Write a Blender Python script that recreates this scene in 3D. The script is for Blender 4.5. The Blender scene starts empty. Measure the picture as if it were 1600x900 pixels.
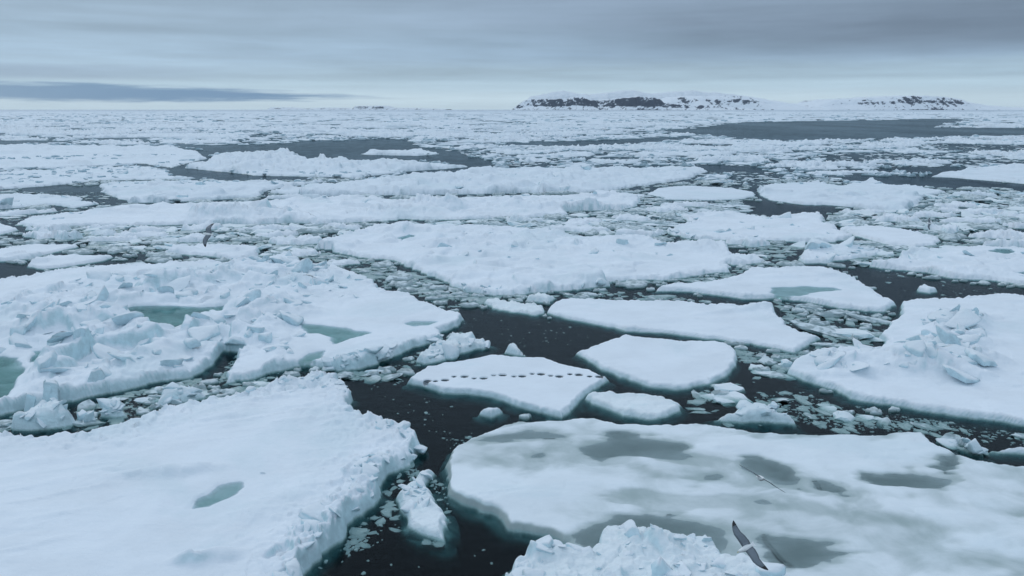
import bpy, math, random
import numpy as np
R = math.radians
rng = np.random.default_rng(7)
random.seed(7)
S = bpy.context.scene
COL = S.collection

# ------------------------------------------------------------------ camera
CAM_H, PITCH, FPX = 12.0, R(12.52), 1256.0
cam_d = bpy.data.cameras.new('camera')
cam = bpy.data.objects.new('camera', cam_d); COL.objects.link(cam)
cam.location = (0, 0, CAM_H); cam.rotation_euler = (math.pi/2 - PITCH, 0, 0)
cam_d.sensor_width = 36.0; cam_d.lens = 36.0*FPX/1600.0
cam_d.clip_start = 0.3; cam_d.clip_end = 300000.0
S.camera = cam

# ------------------------------------------------------------------ exposure, sun, sky
S.view_settings.view_transform = 'Standard'; S.view_settings.look = 'None'
S.view_settings.exposure = 0.0; S.view_settings.gamma = 1.0
S.cycles.max_bounces = 6; S.cycles.transparent_max_bounces = 12; S.cycles.volume_bounces = 0

SUN_EL, SUN_AZ = R(38), R(-35)          # ahead of the camera and a little to the left, behind thick cloud
sl = bpy.data.lights.new('sun', 'SUN'); sun = bpy.data.objects.new('sun', sl); COL.objects.link(sun)
sl.energy = 0.55; sl.angle = R(28); sl.color = (1.0, 0.97, 0.93)
sun.rotation_euler = (math.pi/2 - SUN_EL, 0, -SUN_AZ + math.pi)

def lin(r, g, b):
    f = lambda c: (c/255/12.92) if c/255 <= 0.04045 else ((c/255+0.055)/1.055)**2.4
    return (f(r), f(g), f(b), 1.0)

class NT:
    def __init__(s, tree): s.t = tree; s.n = tree.nodes; s.l = tree.links
    def new(s, typ, **kw):
        n = s.n.new(typ)
        for k, v in kw.items(): setattr(n, k, v)
        return n
    def put(s, sock, v):
        if hasattr(v, 'is_output') or isinstance(v, bpy.types.NodeSocket): s.l.new(v, sock)
        elif v is not None: sock.default_value = v
    def math(s, op, a, b=None, c=None, clamp=False):
        n = s.new('ShaderNodeMath', operation=op, use_clamp=clamp)
        s.put(n.inputs[0], a)
        if b is not None: s.put(n.inputs[1], b)
        if c is not None: s.put(n.inputs[2], c)
        return n.outputs[0]
    def smooth(s, v, a, b, lo=0.0, hi=1.0):
        n = s.new('ShaderNodeMapRange', interpolation_type='SMOOTHSTEP')
        s.put(n.inputs[0], v); s.put(n.inputs[1], a); s.put(n.inputs[2], b); s.put(n.inputs[3], lo); s.put(n.inputs[4], hi)
        return n.outputs[0]
    def noise(s, vec, scale, detail=3, rough=0.5, dist=0.0):
        n = s.new('ShaderNodeTexNoise'); s.put(n.inputs['Vector'], vec)
        n.inputs['Scale'].default_value = scale; n.inputs['Detail'].default_value = detail
        n.inputs['Roughness'].default_value = rough; n.inputs['Distortion'].default_value = dist
        return n.outputs[0]
    def mix(s, f, a, b):
        n = s.new('ShaderNodeMix', data_type='RGBA'); s.put(n.inputs[0], f); s.put(n.inputs[6], a); s.put(n.inputs[7], b)
        return n.outputs[2]
    def comb(s, x, y, z):
        n = s.new('ShaderNodeCombineXYZ'); s.put(n.inputs[0], x); s.put(n.inputs[1], y); s.put(n.inputs[2], z); return n.outputs[0]
    def ramp(s, f, stops, interp='EASE'):
        n = s.new('ShaderNodeValToRGB'); cr = n.color_ramp; cr.interpolation = interp
        while len(cr.elements) < len(stops): cr.elements.new(0.5)
        for e, (p, c) in zip(cr.elements, stops): e.position = p; e.color = c
        s.put(n.inputs[0], f); return n.outputs[0]

W = bpy.data.worlds.new('World'); S.world = W; W.use_nodes = True
w = NT(W.node_tree); w.n.clear()
tc = w.new('ShaderNodeTexCoord'); nrm = w.new('ShaderNodeVectorMath', operation='NORMALIZE'); w.l.new(tc.outputs['Generated'], nrm.inputs[0])
sx = w.new('ShaderNodeSeparateXYZ'); w.l.new(nrm.outputs[0], sx.inputs[0])
X, Y, Z = sx.outputs
zc = w.math('MAXIMUM', Z, 0.0)
az = w.math('ARCTAN2', X, Y)                                     # 0 ahead, + to the right
# layered cloud deck: coordinates on a flat ceiling, so bands crowd together towards the horizon
inv = w.math('DIVIDE', 1.0, w.math('ADD', zc, 0.035))
deck = w.comb(w.math('MULTIPLY', X, inv), w.math('MULTIPLY', Y, inv), 0.0)
n1 = w.noise(deck, 0.22, 5, 0.55, 0.4); n2 = w.noise(deck, 0.9, 4, 0.55, 0.2)
band = w.noise(w.comb(w.math('MULTIPLY', az, 1.3), 0.0, w.math('MULTIPLY', zc, 34.0)), 1.0, 4, 0.55, 0.3)
nn = w.math('ADD', w.math('ADD', w.math('MULTIPLY', n1, 0.35), w.math('MULTIPLY', n2, 0.2)), w.math('MULTIPLY', band, 0.45))
zz = w.math('ADD', zc, w.math('MULTIPLY', w.math('SUBTRACT', band, 0.5), w.math('MULTIPLY', w.smooth(zc, 0.012, 0.06), 0.030)))
base = w.ramp(w.math('MULTIPLY', zz, 4.0, clamp=True), [
    (0.000, lin(206, 229, 243)), (0.045, lin(214, 237, 250)), (0.115, lin(194, 221, 238)), (0.150, lin(172, 198, 216)),
    (0.26, lin(153, 180, 205)), (0.42, lin(139, 160, 183)), (0.60, lin(142, 162, 185)), (1.0, lin(182, 200, 218))])
lft = w.smooth(az, 0.25, -0.55)                                   # the deck is thinner and bluer to the left
shade = w.mix(w.math('MULTIPLY', lft, w.smooth(zc, 0.02, 0.05)), base, w.mix(0.65, base, lin(176, 203, 225)))
dk = w.math('MULTIPLY', w.smooth(az, -0.05, 0.45), w.math('MULTIPLY', w.smooth(zz, 0.05, 0.078), w.smooth(zz, 0.125, 0.085)))
shade = w.mix(w.math('MULTIPLY', dk, 0.75), shade, lin(110, 127, 148))
mul = w.new('ShaderNodeMix', data_type='RGBA', blend_type='MULTIPLY'); mul.inputs[0].default_value = 1.0
w.put(mul.inputs[6], shade); tn = w.smooth(nn, 0.28, 0.72, 0.74, 1.24)
w.put(mul.inputs[7], w.comb(tn, tn, tn)); shade = mul.outputs[2]
shade = w.mix(w.smooth(zc, 0.05, 0.02), shade, w.mix(0.65, shade, base))
# the low blue stratus bank to the left, a long lens that thins to the right
aw = w.math('ADD', az, w.math('MULTIPLY', w.math('SUBTRACT', n2, 0.5), 0.05))
wid = w.math('MULTIPLY', w.smooth(aw, -0.13, -0.42), 0.0085)
cen = w.math('ADD', 0.0165, w.math('MULTIPLY', w.math('ADD', az, 0.35), -0.012))
cen = w.math('ADD', cen, w.math('MULTIPLY', w.math('SUBTRACT', w.noise(w.comb(w.math('MULTIPLY', az, 9.0), 0.0, w.math('MULTIPLY', zc, 170.0)), 1.0, 5, .6), 0.5), 0.017))
dd = w.math('ABSOLUTE', w.math('SUBTRACT', zc, cen))
bm = w.smooth(w.math('SUBTRACT', dd, wid), 0.0030, -0.0040)
fade = w.smooth(az, -0.10, -0.22)
bm = w.math('MULTIPLY', bm, w.math('MULTIPLY', fade, w.smooth(az, -0.9, -0.35, 0.55, 0.95)))
shade = w.mix(bm, shade, lin(104, 146, 186))
# second, fainter grey-blue layer under the deck on the left
bm2 = w.math('MULTIPLY', w.smooth(w.math('ABSOLUTE', w.math('SUBTRACT', zz, 0.040)), 0.013, 0.004), w.smooth(az, -0.25, -0.55))
shade = w.mix(w.math('MULTIPLY', bm2, 0.45), shade, lin(140, 162, 190))
# overcast deck brightens evenly towards the zenith
zen = w.mix(w.smooth(zc, 0.16, 0.75), shade, (0.575, 0.71, 0.872, 1))
sky = w.new('ShaderNodeTexSky', sky_type='NISHITA'); sky.sun_disc = False
sky.sun_elevation = SUN_EL; sky.sun_rotation = SUN_AZ
b1 = w.new('ShaderNodeBackground'); w.l.new(sky.outputs[0], b1.inputs[0]); b1.inputs[1].default_value = 0.06
b2 = w.new('ShaderNodeBackground'); w.l.new(zen, b2.inputs[0]); b2.inputs[1].default_value = 1.0
ms = w.new('ShaderNodeMixShader'); w.put(ms.inputs[0], 0.96); w.l.new(b1.outputs[0], ms.inputs[1]); w.l.new(b2.outputs[0], ms.inputs[2])
wo = w.new('ShaderNodeOutputWorld'); w.l.new(ms.outputs[0], wo.inputs[0])

# ------------------------------------------------------------------ materials
def mat(name):
    m = bpy.data.materials.new(name); m.use_nodes = True; t = NT(m.node_tree); t.n.clear()
    out = t.new('ShaderNodeOutputMaterial'); return m, t, out

def ice_material(name, snow, wall, wet, blue=0.0, bump=0.5, slush=None, vary=False):
    m, t, out = mat(name)
    g = t.new('ShaderNodeNewGeometry'); pos = g.outputs['Position']
    s = t.new('ShaderNodeSeparateXYZ'); t.l.new(pos, s.inputs[0]); sn = t.new('ShaderNodeSeparateXYZ'); t.l.new(g.outputs['Normal'], sn.inputs[0])
    a = t.noise(pos, 0.35, 4, 0.6); b = t.noise(pos, 2.2, 4, 0.6); c = t.noise(pos, 9.0, 3, 0.6)
    up = t.math('ADD', sn.outputs[2], t.math('MULTIPLY', t.math('SUBTRACT', b, 0.5), 0.45))
    f = t.smooth(up, 0.30, 0.86)
    sn_col = t.mix(t.smooth(a, 0.35, 0.7), snow, tuple(x*0.93 for x in snow[:3])+(1,))
    e_ = t.noise(pos, 0.11, 5, 0.65, 0.8)
    sn_col = t.mix(t.math('MULTIPLY', t.smooth(e_, 0.50, 0.66), 0.60), sn_col, (0.66, 0.755, 0.80, 1))
    if vary: sn_col = t.mix(t.smooth(t.noise(pos, 2.6, 2, 0.5), 0.42, 0.62), sn_col, (0.33, 0.41, 0.43, 1))
    wl = t.mix(t.smooth(b, 0.35, 0.7), wall, tuple(min(1, x*1.22) for x in wall[:3])+(1,))
    col = t.mix(f, wl, sn_col)
    if blue:
        col = t.mix(t.math('MULTIPLY', t.smooth(b, 0.5, 0.72), blue), col, (0.50, 0.72, 0.76, 1))
    hz = t.math('ADD', s.outputs[2], t.math('MULTIPLY', t.math('SUBTRACT', c, 0.5), 0.06))
    if slush:                                                      # snow soaked by melt water where the surface lies low
        d_ = t.noise(pos, 0.55, 5, 0.62, 0.6)
        zz_ = t.math('ADD', s.outputs[2], t.math('MULTIPLY', t.math('SUBTRACT', d_, 0.5), 0.10))
        col = t.mix(t.smooth(zz_, slush[1], slush[0]), col, (0.36, 0.44, 0.44, 1))
    col = t.mix(t.smooth(hz, 0.10, 0.0), col, wet)                # soaked ice at the waterline
    p = t.new('ShaderNodeBsdfPrincipled'); t.put(p.inputs['Base Color'], col)
    t.put(p.inputs['Roughness'], t.smooth(hz, 0.0, 0.12, 0.25, 0.75)); p.inputs['IOR'].default_value = 1.31
    p.inputs['Specular IOR Level'].default_value = 0.35
    bp_ = t.new('ShaderNodeBump'); bp_.inputs['Strength'].default_value = bump; bp_.inputs['Distance'].default_value = 0.085
    hh = t.math('ADD', t.math('MULTIPLY', t.noise(pos, 5.0, 5, 0.65), 1.0), t.math('MULTIPLY', t.noise(pos, 1.1, 3, 0.5), 1.2))
    mpw = t.new('ShaderNodeMapping'); mpw.inputs['Scale'].default_value = (0.9, 4.2, 2.0); mpw.inputs['Rotation'].default_value = (0, 0, 0.35); t.l.new(pos, mpw.inputs[0])
    hh = t.math('ADD', hh, t.math('MULTIPLY', t.noise(mpw.outputs[0], 1.0, 4, 0.6, 0.5), 1.3))
    t.put(bp_.inputs['Height'], hh)
    if bump: t.l.new(bp_.outputs[0], p.inputs['Normal'])
    t.l.new(p.outputs[0], out.inputs[0]); return m

M_SNOW = ice_material('snowy_ice', (0.80, 0.85, 0.90, 1), (0.47, 0.62, 0.66, 1), (0.27, 0.42, 0.42, 1), bump=0.35)
M_RUB = ice_material('rubble_ice', (0.80, 0.86, 0.89, 1), (0.58, 0.72, 0.76, 1), (0.30, 0.46, 0.46, 1), blue=0.18, bump=0.6)
M_BLOCK = ice_material('snowed_block_ice', (0.80, 0.85, 0.89, 1), (0.52, 0.66, 0.71, 1), (0.30, 0.46, 0.46, 1), blue=0.08, bump=0.5)
M_CHUNK = ice_material('wet_chunk_ice', (0.64, 0.72, 0.75, 1), (0.40, 0.50, 0.52, 1), (0.24, 0.36, 0.36, 1), bump=0.5, vary=True)

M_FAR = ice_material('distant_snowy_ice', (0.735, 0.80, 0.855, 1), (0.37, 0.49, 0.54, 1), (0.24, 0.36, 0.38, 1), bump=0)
M_SLUSH = ice_material('soaked_snowy_ice', (0.78, 0.84, 0.88, 1), (0.47, 0.60, 0.62, 1), (0.27, 0.40, 0.40, 1), bump=0.25, slush=(0.17, 0.262))

def water_material(name, col, dens, bump_s, scale, rough=0.03, refl=0.9):
    m, t, out = mat(name)
    g = t.new('ShaderNodeNewGeometry'); pos = g.outputs['Position']
    mp = t.new('ShaderNodeMapping'); mp.inputs['Scale'].default_value = (scale*0.7, scale*1.3, scale); t.l.new(pos, mp.inputs[0])
    bp_ = t.new('ShaderNodeBump'); bp_.inputs['Strength'].default_value = bump_s; bp_.inputs['Distance'].default_value = 0.05
    h = t.math('ADD', t.noise(mp.outputs[0], 1.0, 3, 0.5, 0.3), t.math('MULTIPLY', t.noise(mp.outputs[0], 4.3, 3, 0.5), 0.35))
    t.put(bp_.inputs['Height'], h)
    fr = t.new('ShaderNodeFresnel'); fr.inputs['IOR'].default_value = 1.333; t.l.new(bp_.outputs[0], fr.inputs['Normal'])
    gl = t.new('ShaderNodeBsdfGlossy'); gl.inputs['Roughness'].default_value = rough; gl.inputs['Color'].default_value = (0.78, 0.92, 1.0, 1); t.l.new(bp_.outputs[0], gl.inputs['Normal'])
    tr = t.new('ShaderNodeBsdfTransparent')
    mx = t.new('ShaderNodeMixShader'); t.put(mx.inputs[0], t.math('MULTIPLY', fr.outputs[0], refl)); t.l.new(tr.outputs[0], mx.inputs[1]); t.l.new(gl.outputs[0], mx.inputs[2])
    t.l.new(mx.outputs[0], out.inputs[0])
    va = t.new('ShaderNodeVolumeAbsorption'); va.inputs['Color'].default_value = col; va.inputs['Density'].default_value = dens
    t.l.new(va.outputs[0], out.inputs['Volume'])
    return m
# absorption coefficient = density * (1 - colour)
M_SEA = water_material('sea_water', (0.0, 0.34, 0.36, 1), 5.2, 0.5, 1.6, 0.12, 0.45)
M_PTEAL = water_material('teal_melt_water', (0.0, 0.46, 0.36, 1), 2.2, 0.10, 2.0)
M_PGREY = water_material('grey_melt_water', (0.0, 0.16, 0.12, 1), 1.7, 0.10, 2.0)


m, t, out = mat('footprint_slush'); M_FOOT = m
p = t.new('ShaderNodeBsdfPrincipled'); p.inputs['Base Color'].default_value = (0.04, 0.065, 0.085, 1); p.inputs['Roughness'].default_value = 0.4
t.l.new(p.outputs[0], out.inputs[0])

def plain(name, col, rough=0.7, var=0.15, scale=30):
    m, t, out = mat(name); g = t.new('ShaderNodeTexCoord')
    n = t.noise(g.outputs['Object'], scale, 3); p = t.new('ShaderNodeBsdfPrincipled')
    t.put(p.inputs['Base Color'], t.mix(n, tuple(c*(1-var) for c in col)+(1,), tuple(min(1, c*(1+var)) for c in col)+(1,)))
    p.inputs['Roughness'].default_value = rough; t.l.new(p.outputs[0], out.inputs[0]); return m
M_BWHITE = plain('white_feathers', (0.78, 0.80, 0.80)); M_BGREY = plain('grey_feathers', (0.16, 0.19, 0.22))
M_BPALE = plain('pale_grey_feathers', (0.42, 0.46, 0.49)); M_BBLACK = plain('black_feathers', (0.012, 0.013, 0.016)); M_BBILL = plain('yellow_bill', (0.55, 0.45, 0.10), 0.4)

# ------------------------------------------------------------------ object helpers
def link(name, me, mats=(), parent=None, **props):
    o = bpy.data.objects.new(name, me); COL.objects.link(o)
    for m_ in mats:
        if me is not None and m_.name not in [q.name for q in me.materials if q]: me.materials.append(m_)
    if parent is not None: o.parent = parent
    for k, v in props.items():
        if v is not None: o[k] = v
    return o

def mesh_np(name, V, F, smooth=True):
    """V (n,3) float, F (m,k) int with k = 3 or 4"""
    V = np.asarray(V, np.float32); F = np.asarray(F, np.int32)
    me = bpy.data.meshes.new(name); k = F.shape[1]
    me.vertices.add(len(V)); me.vertices.foreach_set('co', V.ravel())
    me.loops.add(F.size); me.loops.foreach_set('vertex_index', F.ravel())
    me.polygons.add(len(F)); me.polygons.foreach_set('loop_start', np.arange(0, F.size, k, dtype=np.int32))
    me.polygons.foreach_set('use_smooth', np.full(len(F), smooth, bool))
    me.update(calc_edges=True); me.validate(); return me

# ------------------------------------------------------------------ noise
def _h(ix, iy, s):
    n = (ix.astype(np.int64)*374761393 + iy.astype(np.int64)*668265263 + s*1274126177) & 0xffffffff
    n = ((n ^ (n >> 13))*1274126177) & 0xffffffff
    n = ((n ^ (n >> 16))*2246822519) & 0xffffffff
    return ((n ^ (n >> 15)) & 0xffffff)/float(0xffffff)
def vn(x, y, s=0):
    ix = np.floor(x); iy = np.floor(y); fx = x-ix; fy = y-iy; ix = ix.astype(np.int64); iy = iy.astype(np.int64)
    u = fx*fx*fx*(fx*(fx*6-15)+10); v = fy*fy*fy*(fy*(fy*6-15)+10)
    a = _h(ix, iy, s); b = _h(ix+1, iy, s); c = _h(ix, iy+1, s); d = _h(ix+1, iy+1, s)
    return (a+(b-a)*u)*(1-v) + (c+(d-c)*u)*v
def fbm(x, y, s=0, o=3, g=0.5):
    t_ = 0; a = 1; n = 0
    for k in range(o):
        t_ = t_ + a*(vn(x*(2**k)+k*17.3, y*(2**k)-k*9.1, s+k)-0.5); n += a; a *= g
    return 2*t_/n
def facet(x, y, s=0, k=15.0):
    """jumbled tilted plates with rounded shoulders: every Voronoi cell is one plane, height about 0..1"""
    ix = np.floor(x).astype(np.int64); iy = np.floor(y).astype(np.int64)
    num = np.zeros(x.shape); den = np.full(x.shape, 1e-9)
    for dx in (-1, 0, 1):
        for dy in (-1, 0, 1):
            cx = ix+dx; cy = iy+dy
            ex = x-cx-_h(cx, cy, s); ey = y-cy-_h(cx, cy, s+1)
            w_ = np.exp(-k*(ex*ex+ey*ey))
            num += w_*(_h(cx, cy, s+2) + ex*(_h(cx, cy, s+3)-0.5)*1.7 + ey*(_h(cx, cy, s+4)-0.5)*1.7); den += w_
    return num/den
def sstep(a, b, x):
    t_ = np.clip((x-a)/(b-a), 0, 1); return t_*t_*(3-2*t_)

# ------------------------------------------------------------------ from photograph pixels to the sea
ct, st = math.cos(PITCH), math.sin(PITCH)
def ray(px, py):
    x = (px-800.0)/FPX; y = (450.0-py)/FPX
    return np.array((x, ct+y*st, -st+y*ct))
def onsea(px, py, z=0.0):
    d = ray(px, py); k = (CAM_H-z)/max(-d[2], 1e-4); return d[0]*k, d[1]*k
def poly_world(pts, h):
    """outline on the water: far edges are seen at the floe's top, near edges at the waterline"""
    P = np.array(pts, float); n = len(P)
    A = 0.5*np.sum(P[:, 0]*np.roll(P[:, 1], -1)-np.roll(P[:, 0], -1)*P[:, 1])
    T = np.roll(P, -1, 0)-np.roll(P, 1, 0); N = np.stack((T[:, 1], -T[:, 0]), 1)*np.sign(A)
    N /= np.linalg.norm(N, axis=1)[:, None]+1e-9
    return np.array([onsea(P[i, 0], P[i, 1], h*(0.5-0.5*N[i, 1])) for i in range(n)])
def psd(x, y, P):
    """signed distance to polygon, inside positive"""
    shp = x.shape; x = x.ravel(); y = y.ravel()
    d = np.full(x.shape, 1e18); ins = np.zeros(x.shape, bool); n = len(P)
    for i in range(n):
        ax, ay = P[i]; bx, by = P[(i+1) % n]; ex = bx-ax; ey = by-ay
        t_ = np.clip(((x-ax)*ex+(y-ay)*ey)/(ex*ex+ey*ey+1e-12), 0, 1)
        qx = x-ax-t_*ex; qy = y-ay-t_*ey; d = np.minimum(d, qx*qx+qy*qy)
        c = ((ay > y) != (by > y))
        if ey != 0: ins ^= c & (x < ax+(y-ay)*ex/ey)
    d = np.sqrt(d); return np.where(ins, d, -d).reshape(shp)

DU = 0.0015
def dv_at(y): return 0.0030 if y < 60 else (0.0040 if y < 130 else 0.007)

def floe(P, fb=0.35, res=1.0, und=0.05, rough=0.25, rim=0.10, rimw=0.6, rubble=(), ponds=(), bumps=(), shelf=0.5, seed=0, wallw=0.10,
         name='ice_floe', material=None, lumpy=0.0, prints=None, soft=0.3, hum=0.0, kf=26):
    """one floe: a height field over its own outline, walls falling below the waterline.  rubble = [(poly, height, scale)], ponds = [(poly, level, depth, material)]"""
    ymid = float(np.median(P[:, 1]))
    m_ = 0.4+shelf+0.004*ymid+(0.012*ymid*res if ymid > 60 else 0)
    ys = P[:, 1]; y0 = max(ys.min()-m_, 12.5); y1 = ys.max()+m_
    us = P[:, 0]/P[:, 1]; u0 = max(us.min()-m_/y0, -0.80); u1 = min(us.max()+m_/y0, 0.80)
    if u1 <= u0: return None, None
    du = DU*res; dv = dv_at(ymid)*res
    U = np.arange(u0, u1+du, du); V = np.arange(math.log(y0), math.log(y1)+dv, dv)
    UU, VV = np.meshgrid(U, V); yy = np.exp(VV); xx = UU*yy
    cell = ymid*du
    a1, a2 = rough*1.0, rough*0.40
    wx = a1*fbm(xx/2.3, yy/2.3, seed+11, 3, 0.6) + a2*fbm(xx/0.45, yy/0.45, seed+12, 2, 0.6)
    wy = a1*fbm(xx/2.3, yy/2.3, seed+13, 3, 0.6) + a2*fbm(xx/0.45, yy/0.45, seed+14, 2, 0.6)
    sd = psd(xx+wx, yy+wy, P) - 0.02
    if rough > 0.1:                                                # bite-shaped chips out of the edge
        sd = sd - rough*0.55*np.abs(facet(xx/0.9+3, yy/0.9, seed+15)-0.5)
    ww = max(wallw, cell*1.5)
    top = fb*(1+0.12*fbm(xx/6, yy/6, seed+1)) + und*(fbm(xx/2.8, yy/1.9, seed+2, 3)*0.9 + 0.3*fbm(xx/0.7, yy/0.7, seed+3, 2))
    top = np.maximum(top, fb*0.45)
    if rim:
        e = np.exp(-np.clip(sd, 0, None)/rimw)
        lump = 0.6*facet(xx/0.55, yy/0.55, seed+20)+0.4*facet(xx/0.24, yy/0.24, seed+24)
        top = top + rim*e*(lump-0.25)*(0.35+1.3*vn(xx/3, yy/3, seed+26))
    if lumpy:
        top = top + lumpy*(0.55*facet(xx/1.1, yy/1.1, seed+30)+0.3*facet(xx/0.45, yy/0.45, seed+31)-0.3)
    for (rp, rh, rs) in rubble:
        k = sstep(-0.2*rs, 1.3*rs, psd(xx+wx*2, yy+wy*2, rp))
        wqx = xx+0.25*rs*fbm(xx/rs, yy/rs, seed+45, 2); wqy = yy+0.25*rs*fbm(xx/rs, yy/rs, seed+46, 2)
        r_ = 0.62*facet(wqx/rs*0.9, wqy/rs*0.9, seed+40, kf) + 0.30*facet(wqx/rs*2.1, wqy/rs*2.1, seed+41, kf) + 0.12*facet(wqx/rs*5.0, wqy/rs*5.0, seed+42) - 0.22
        sm = 0.5+0.5*fbm(xx/(rs*2.2), yy/(rs*2.2), seed+43, 3)
        r_ = np.clip(r_, -0.15, None)
        top = top + k*rh*((1-soft)*r_*(0.35+1.1*sm)+soft*(sm-0.2))
    ax_ = xx*0.94+yy*0.34; ay_ = -xx*0.34+yy*0.94                   # wind-cut ridges in the snow
    sg = 1-2*np.abs(fbm(ax_/4.2, ay_/0.95, seed+90, 3)); sm_ = sstep(-.1, .35, fbm(xx/5, yy/5, seed+91, 2))
    top = top + min(und, .09)*1.0*np.clip(sg, 0, 1)**3*sm_*(0.6+0.4*vn(xx/.5, yy/.5, seed+92))
    if hum:                                                        # patches of low wind-drifted hummocks
        pk = sstep(-0.05, 0.35, fbm(xx/11, yy/8, seed+80, 3)+0.05)
        sc_ = 1.0+ymid*0.012
        top = top + hum*pk*np.clip(0.75*facet(xx/(1.9*sc_), yy/(1.4*sc_), seed+81, 20)+0.4*facet(xx/(0.8*sc_), yy/(0.7*sc_), seed+82, 20)-0.35, 0, None)*1.5
    for (bx, by, sx_, sy_, an, bh) in bumps:
        ca, sa = math.cos(an), math.sin(an); ex = ((xx-bx)*ca+(yy-by)*sa)/sx_; ey = (-(xx-bx)*sa+(yy-by)*ca)/sy_
        top = top + bh*np.exp(-(ex*ex+ey*ey)**1.5)*(0.8+0.4*facet(xx/0.5, yy/0.5, seed+50))
    qs = []; qall = np.full(xx.shape, -9.0)
    for (pp, lev, dep, pm, slope) in ponds:
        dep = min(dep, lev-0.035)/1.1
        q = psd(xx+wx*0.6, yy+wy*0.6, pp) + 0.06 + 0.33*slope + (0.50*fbm(xx/1.7, yy/0.6, seed+61, 4) if pm is M_PGREY else slope*0.35*fbm(xx/0.8, yy/0.55, seed+61, 3))
        qs.append(q); qall = np.maximum(qall, q)
        ins = sstep(-0.05, slope, q)
        wide = sstep(-max(slope*2.2, 1.0 if pm is M_PTEAL else 0), 0.0, q)
        top = top*(1-wide) + np.maximum(np.minimum(top, lev+0.035+0.25*np.clip(top-lev, 0, None)), lev+0.02)*wide
        top = top*(1-ins) + (lev-dep*(0.75+0.35*fbm(xx/0.9, yy/0.6, seed+62)))*ins
    if prints is not None:
        for (qx, qy, rx, ry) in prints:
            e = ((xx-qx)/rx)**2+((yy-qy)/ry)**2
            top = top - 0.17*sstep(1.25, 0.75, e)
    t_ = sstep(-0.02, ww, sd)
    zi = -0.05 + (top+0.05)*(0.30*t_+0.70*sstep(0.0, ww*2.2, sd))
    sh = 0.6*shelf*(0.55+0.9*vn(xx/1.7, yy/1.7, seed+70))
    dout = np.clip(-sd, 0, None)
    zo = -0.07-0.35*dout-2.5*np.clip(dout-sh, 0, None)-0.08*facet(xx/0.5, yy/0.5, seed+71)
    z = np.where(sd > 0, zi, zo)
    keep = sd > -(sh+0.2+1.6*max(cell, ymid*dv))
    keep[:, :] &= True
    fk = keep[:-1, :-1] & keep[1:, :-1] & keep[:-1, 1:] & keep[1:, 1:]
    if fk.sum() < 4: return None, None
    idx = np.full(xx.shape, -1, np.int64); used = np.zeros(xx.shape, bool)
    used[:-1, :-1] |= fk; used[1:, :-1] |= fk; used[:-1, 1:] |= fk; used[1:, 1:] |= fk
    idx[used] = np.arange(used.sum())
    a = idx[:-1, :-1][fk]; b = idx[:-1, 1:][fk]; c = idx[1:, 1:][fk]; d = idx[1:, :-1][fk]
    org = np.array((float(P[:, 0].mean()), float(P[:, 1].mean()), 0.0))
    Vt = np.stack((xx[used], yy[used], z[used]), 1)-org
    me = mesh_np(name, Vt, np.stack((a, b, c, d), 1), True)
    o = link(name, me, [material or M_SNOW]); o.location = org
    for kp, (pp, lev, dep, pm, slope) in enumerate(ponds):          # each pond: a thin closed body of tinted melt water lying in its hollow
        q = qs[kp]; mv = (z < lev+0.004) & (q > -(slope*1.2+0.30)) & (q >= qall-1e-9) & (sd > 0.25)
        mc = mv[:-1, :-1] | mv[1:, :-1] | mv[:-1, 1:] | mv[1:, 1:]
        if mc.sum() < 3: continue
        g2 = mc.copy(); g2[1:] |= mc[:-1]; g2[:-1] |= mc[1:]; g2[:, 1:] |= mc[:, :-1]; g2[:, :-1] |= mc[:, 1:]; mc = g2
        lb = np.where(mc, np.arange(mc.size).reshape(mc.shape)+1, 0)    # every separate pool becomes a part of its own
        while True:
            p_ = np.pad(lb, 1); m5 = np.maximum.reduce((p_[1:-1, 1:-1], p_[:-2, 1:-1], p_[2:, 1:-1], p_[1:-1, :-2], p_[1:-1, 2:]))
            nl = np.where(mc, m5, 0)
            if (nl == lb).all(): break
            lb = nl
        for cid in np.unique(lb[lb > 0]):
            mc = lb == cid
            if mc.sum() < 8: continue
            us_ = np.zeros(xx.shape, bool); us_[:-1, :-1] |= mc; us_[1:, :-1] |= mc; us_[:-1, 1:] |= mc; us_[1:, 1:] |= mc
            ix = np.full(xx.shape, -1, np.int64); N = int(us_.sum()); ix[us_] = np.arange(N)
            px_ = xx[us_]-org[0]; py_ = yy[us_]-org[1]; zb = np.clip(np.minimum(z[us_]-0.03, lev-0.02), 0.01, None)
            Vp = np.vstack((np.column_stack((px_, py_, np.full(N, lev))), np.column_stack((px_, py_, zb))))
            A, B, C_, D = ix[:-1, :-1], ix[:-1, 1:], ix[1:, 1:], ix[1:, :-1]
            Fp = [np.stack((A[mc], B[mc], C_[mc], D[mc]), 1), np.stack((D[mc]+N, C_[mc]+N, B[mc]+N, A[mc]+N), 1)]
            mp_ = np.pad(mc, 1)
            for (nb, p0, p1) in ((mp_[:-2, 1:-1], A, B), (mp_[2:, 1:-1], C_, D), (mp_[1:-1, 2:], B, C_), (mp_[1:-1, :-2], D, A)):
                e_ = mc & ~nb; Fp.append(np.stack((p1[e_], p0[e_], p0[e_]+N, p1[e_]+N), 1))
            link('melt_pond', mesh_np('melt_pond', Vp, np.vstack(Fp), False), [pm], o)
    samp = (xx, yy, z, np.where(qall > -0.25, -1.0, sd), U, V)
    return o, samp

def height_at(samp, x, y):
    xx, yy, z, sd, U, V = samp
    j = int(round((x/y-U[0])/(U[1]-U[0]))); i = int(round((math.log(y)-V[0])/(V[1]-V[0])))
    if 0 <= i < z.shape[0] and 0 <= j < z.shape[1]: return float(z[i, j]), float(sd[i, j])
    return 0.0, -1.0

def PW(pts, h=0.15): return np.array([onsea(a, b, h) for a, b in pts])

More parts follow.
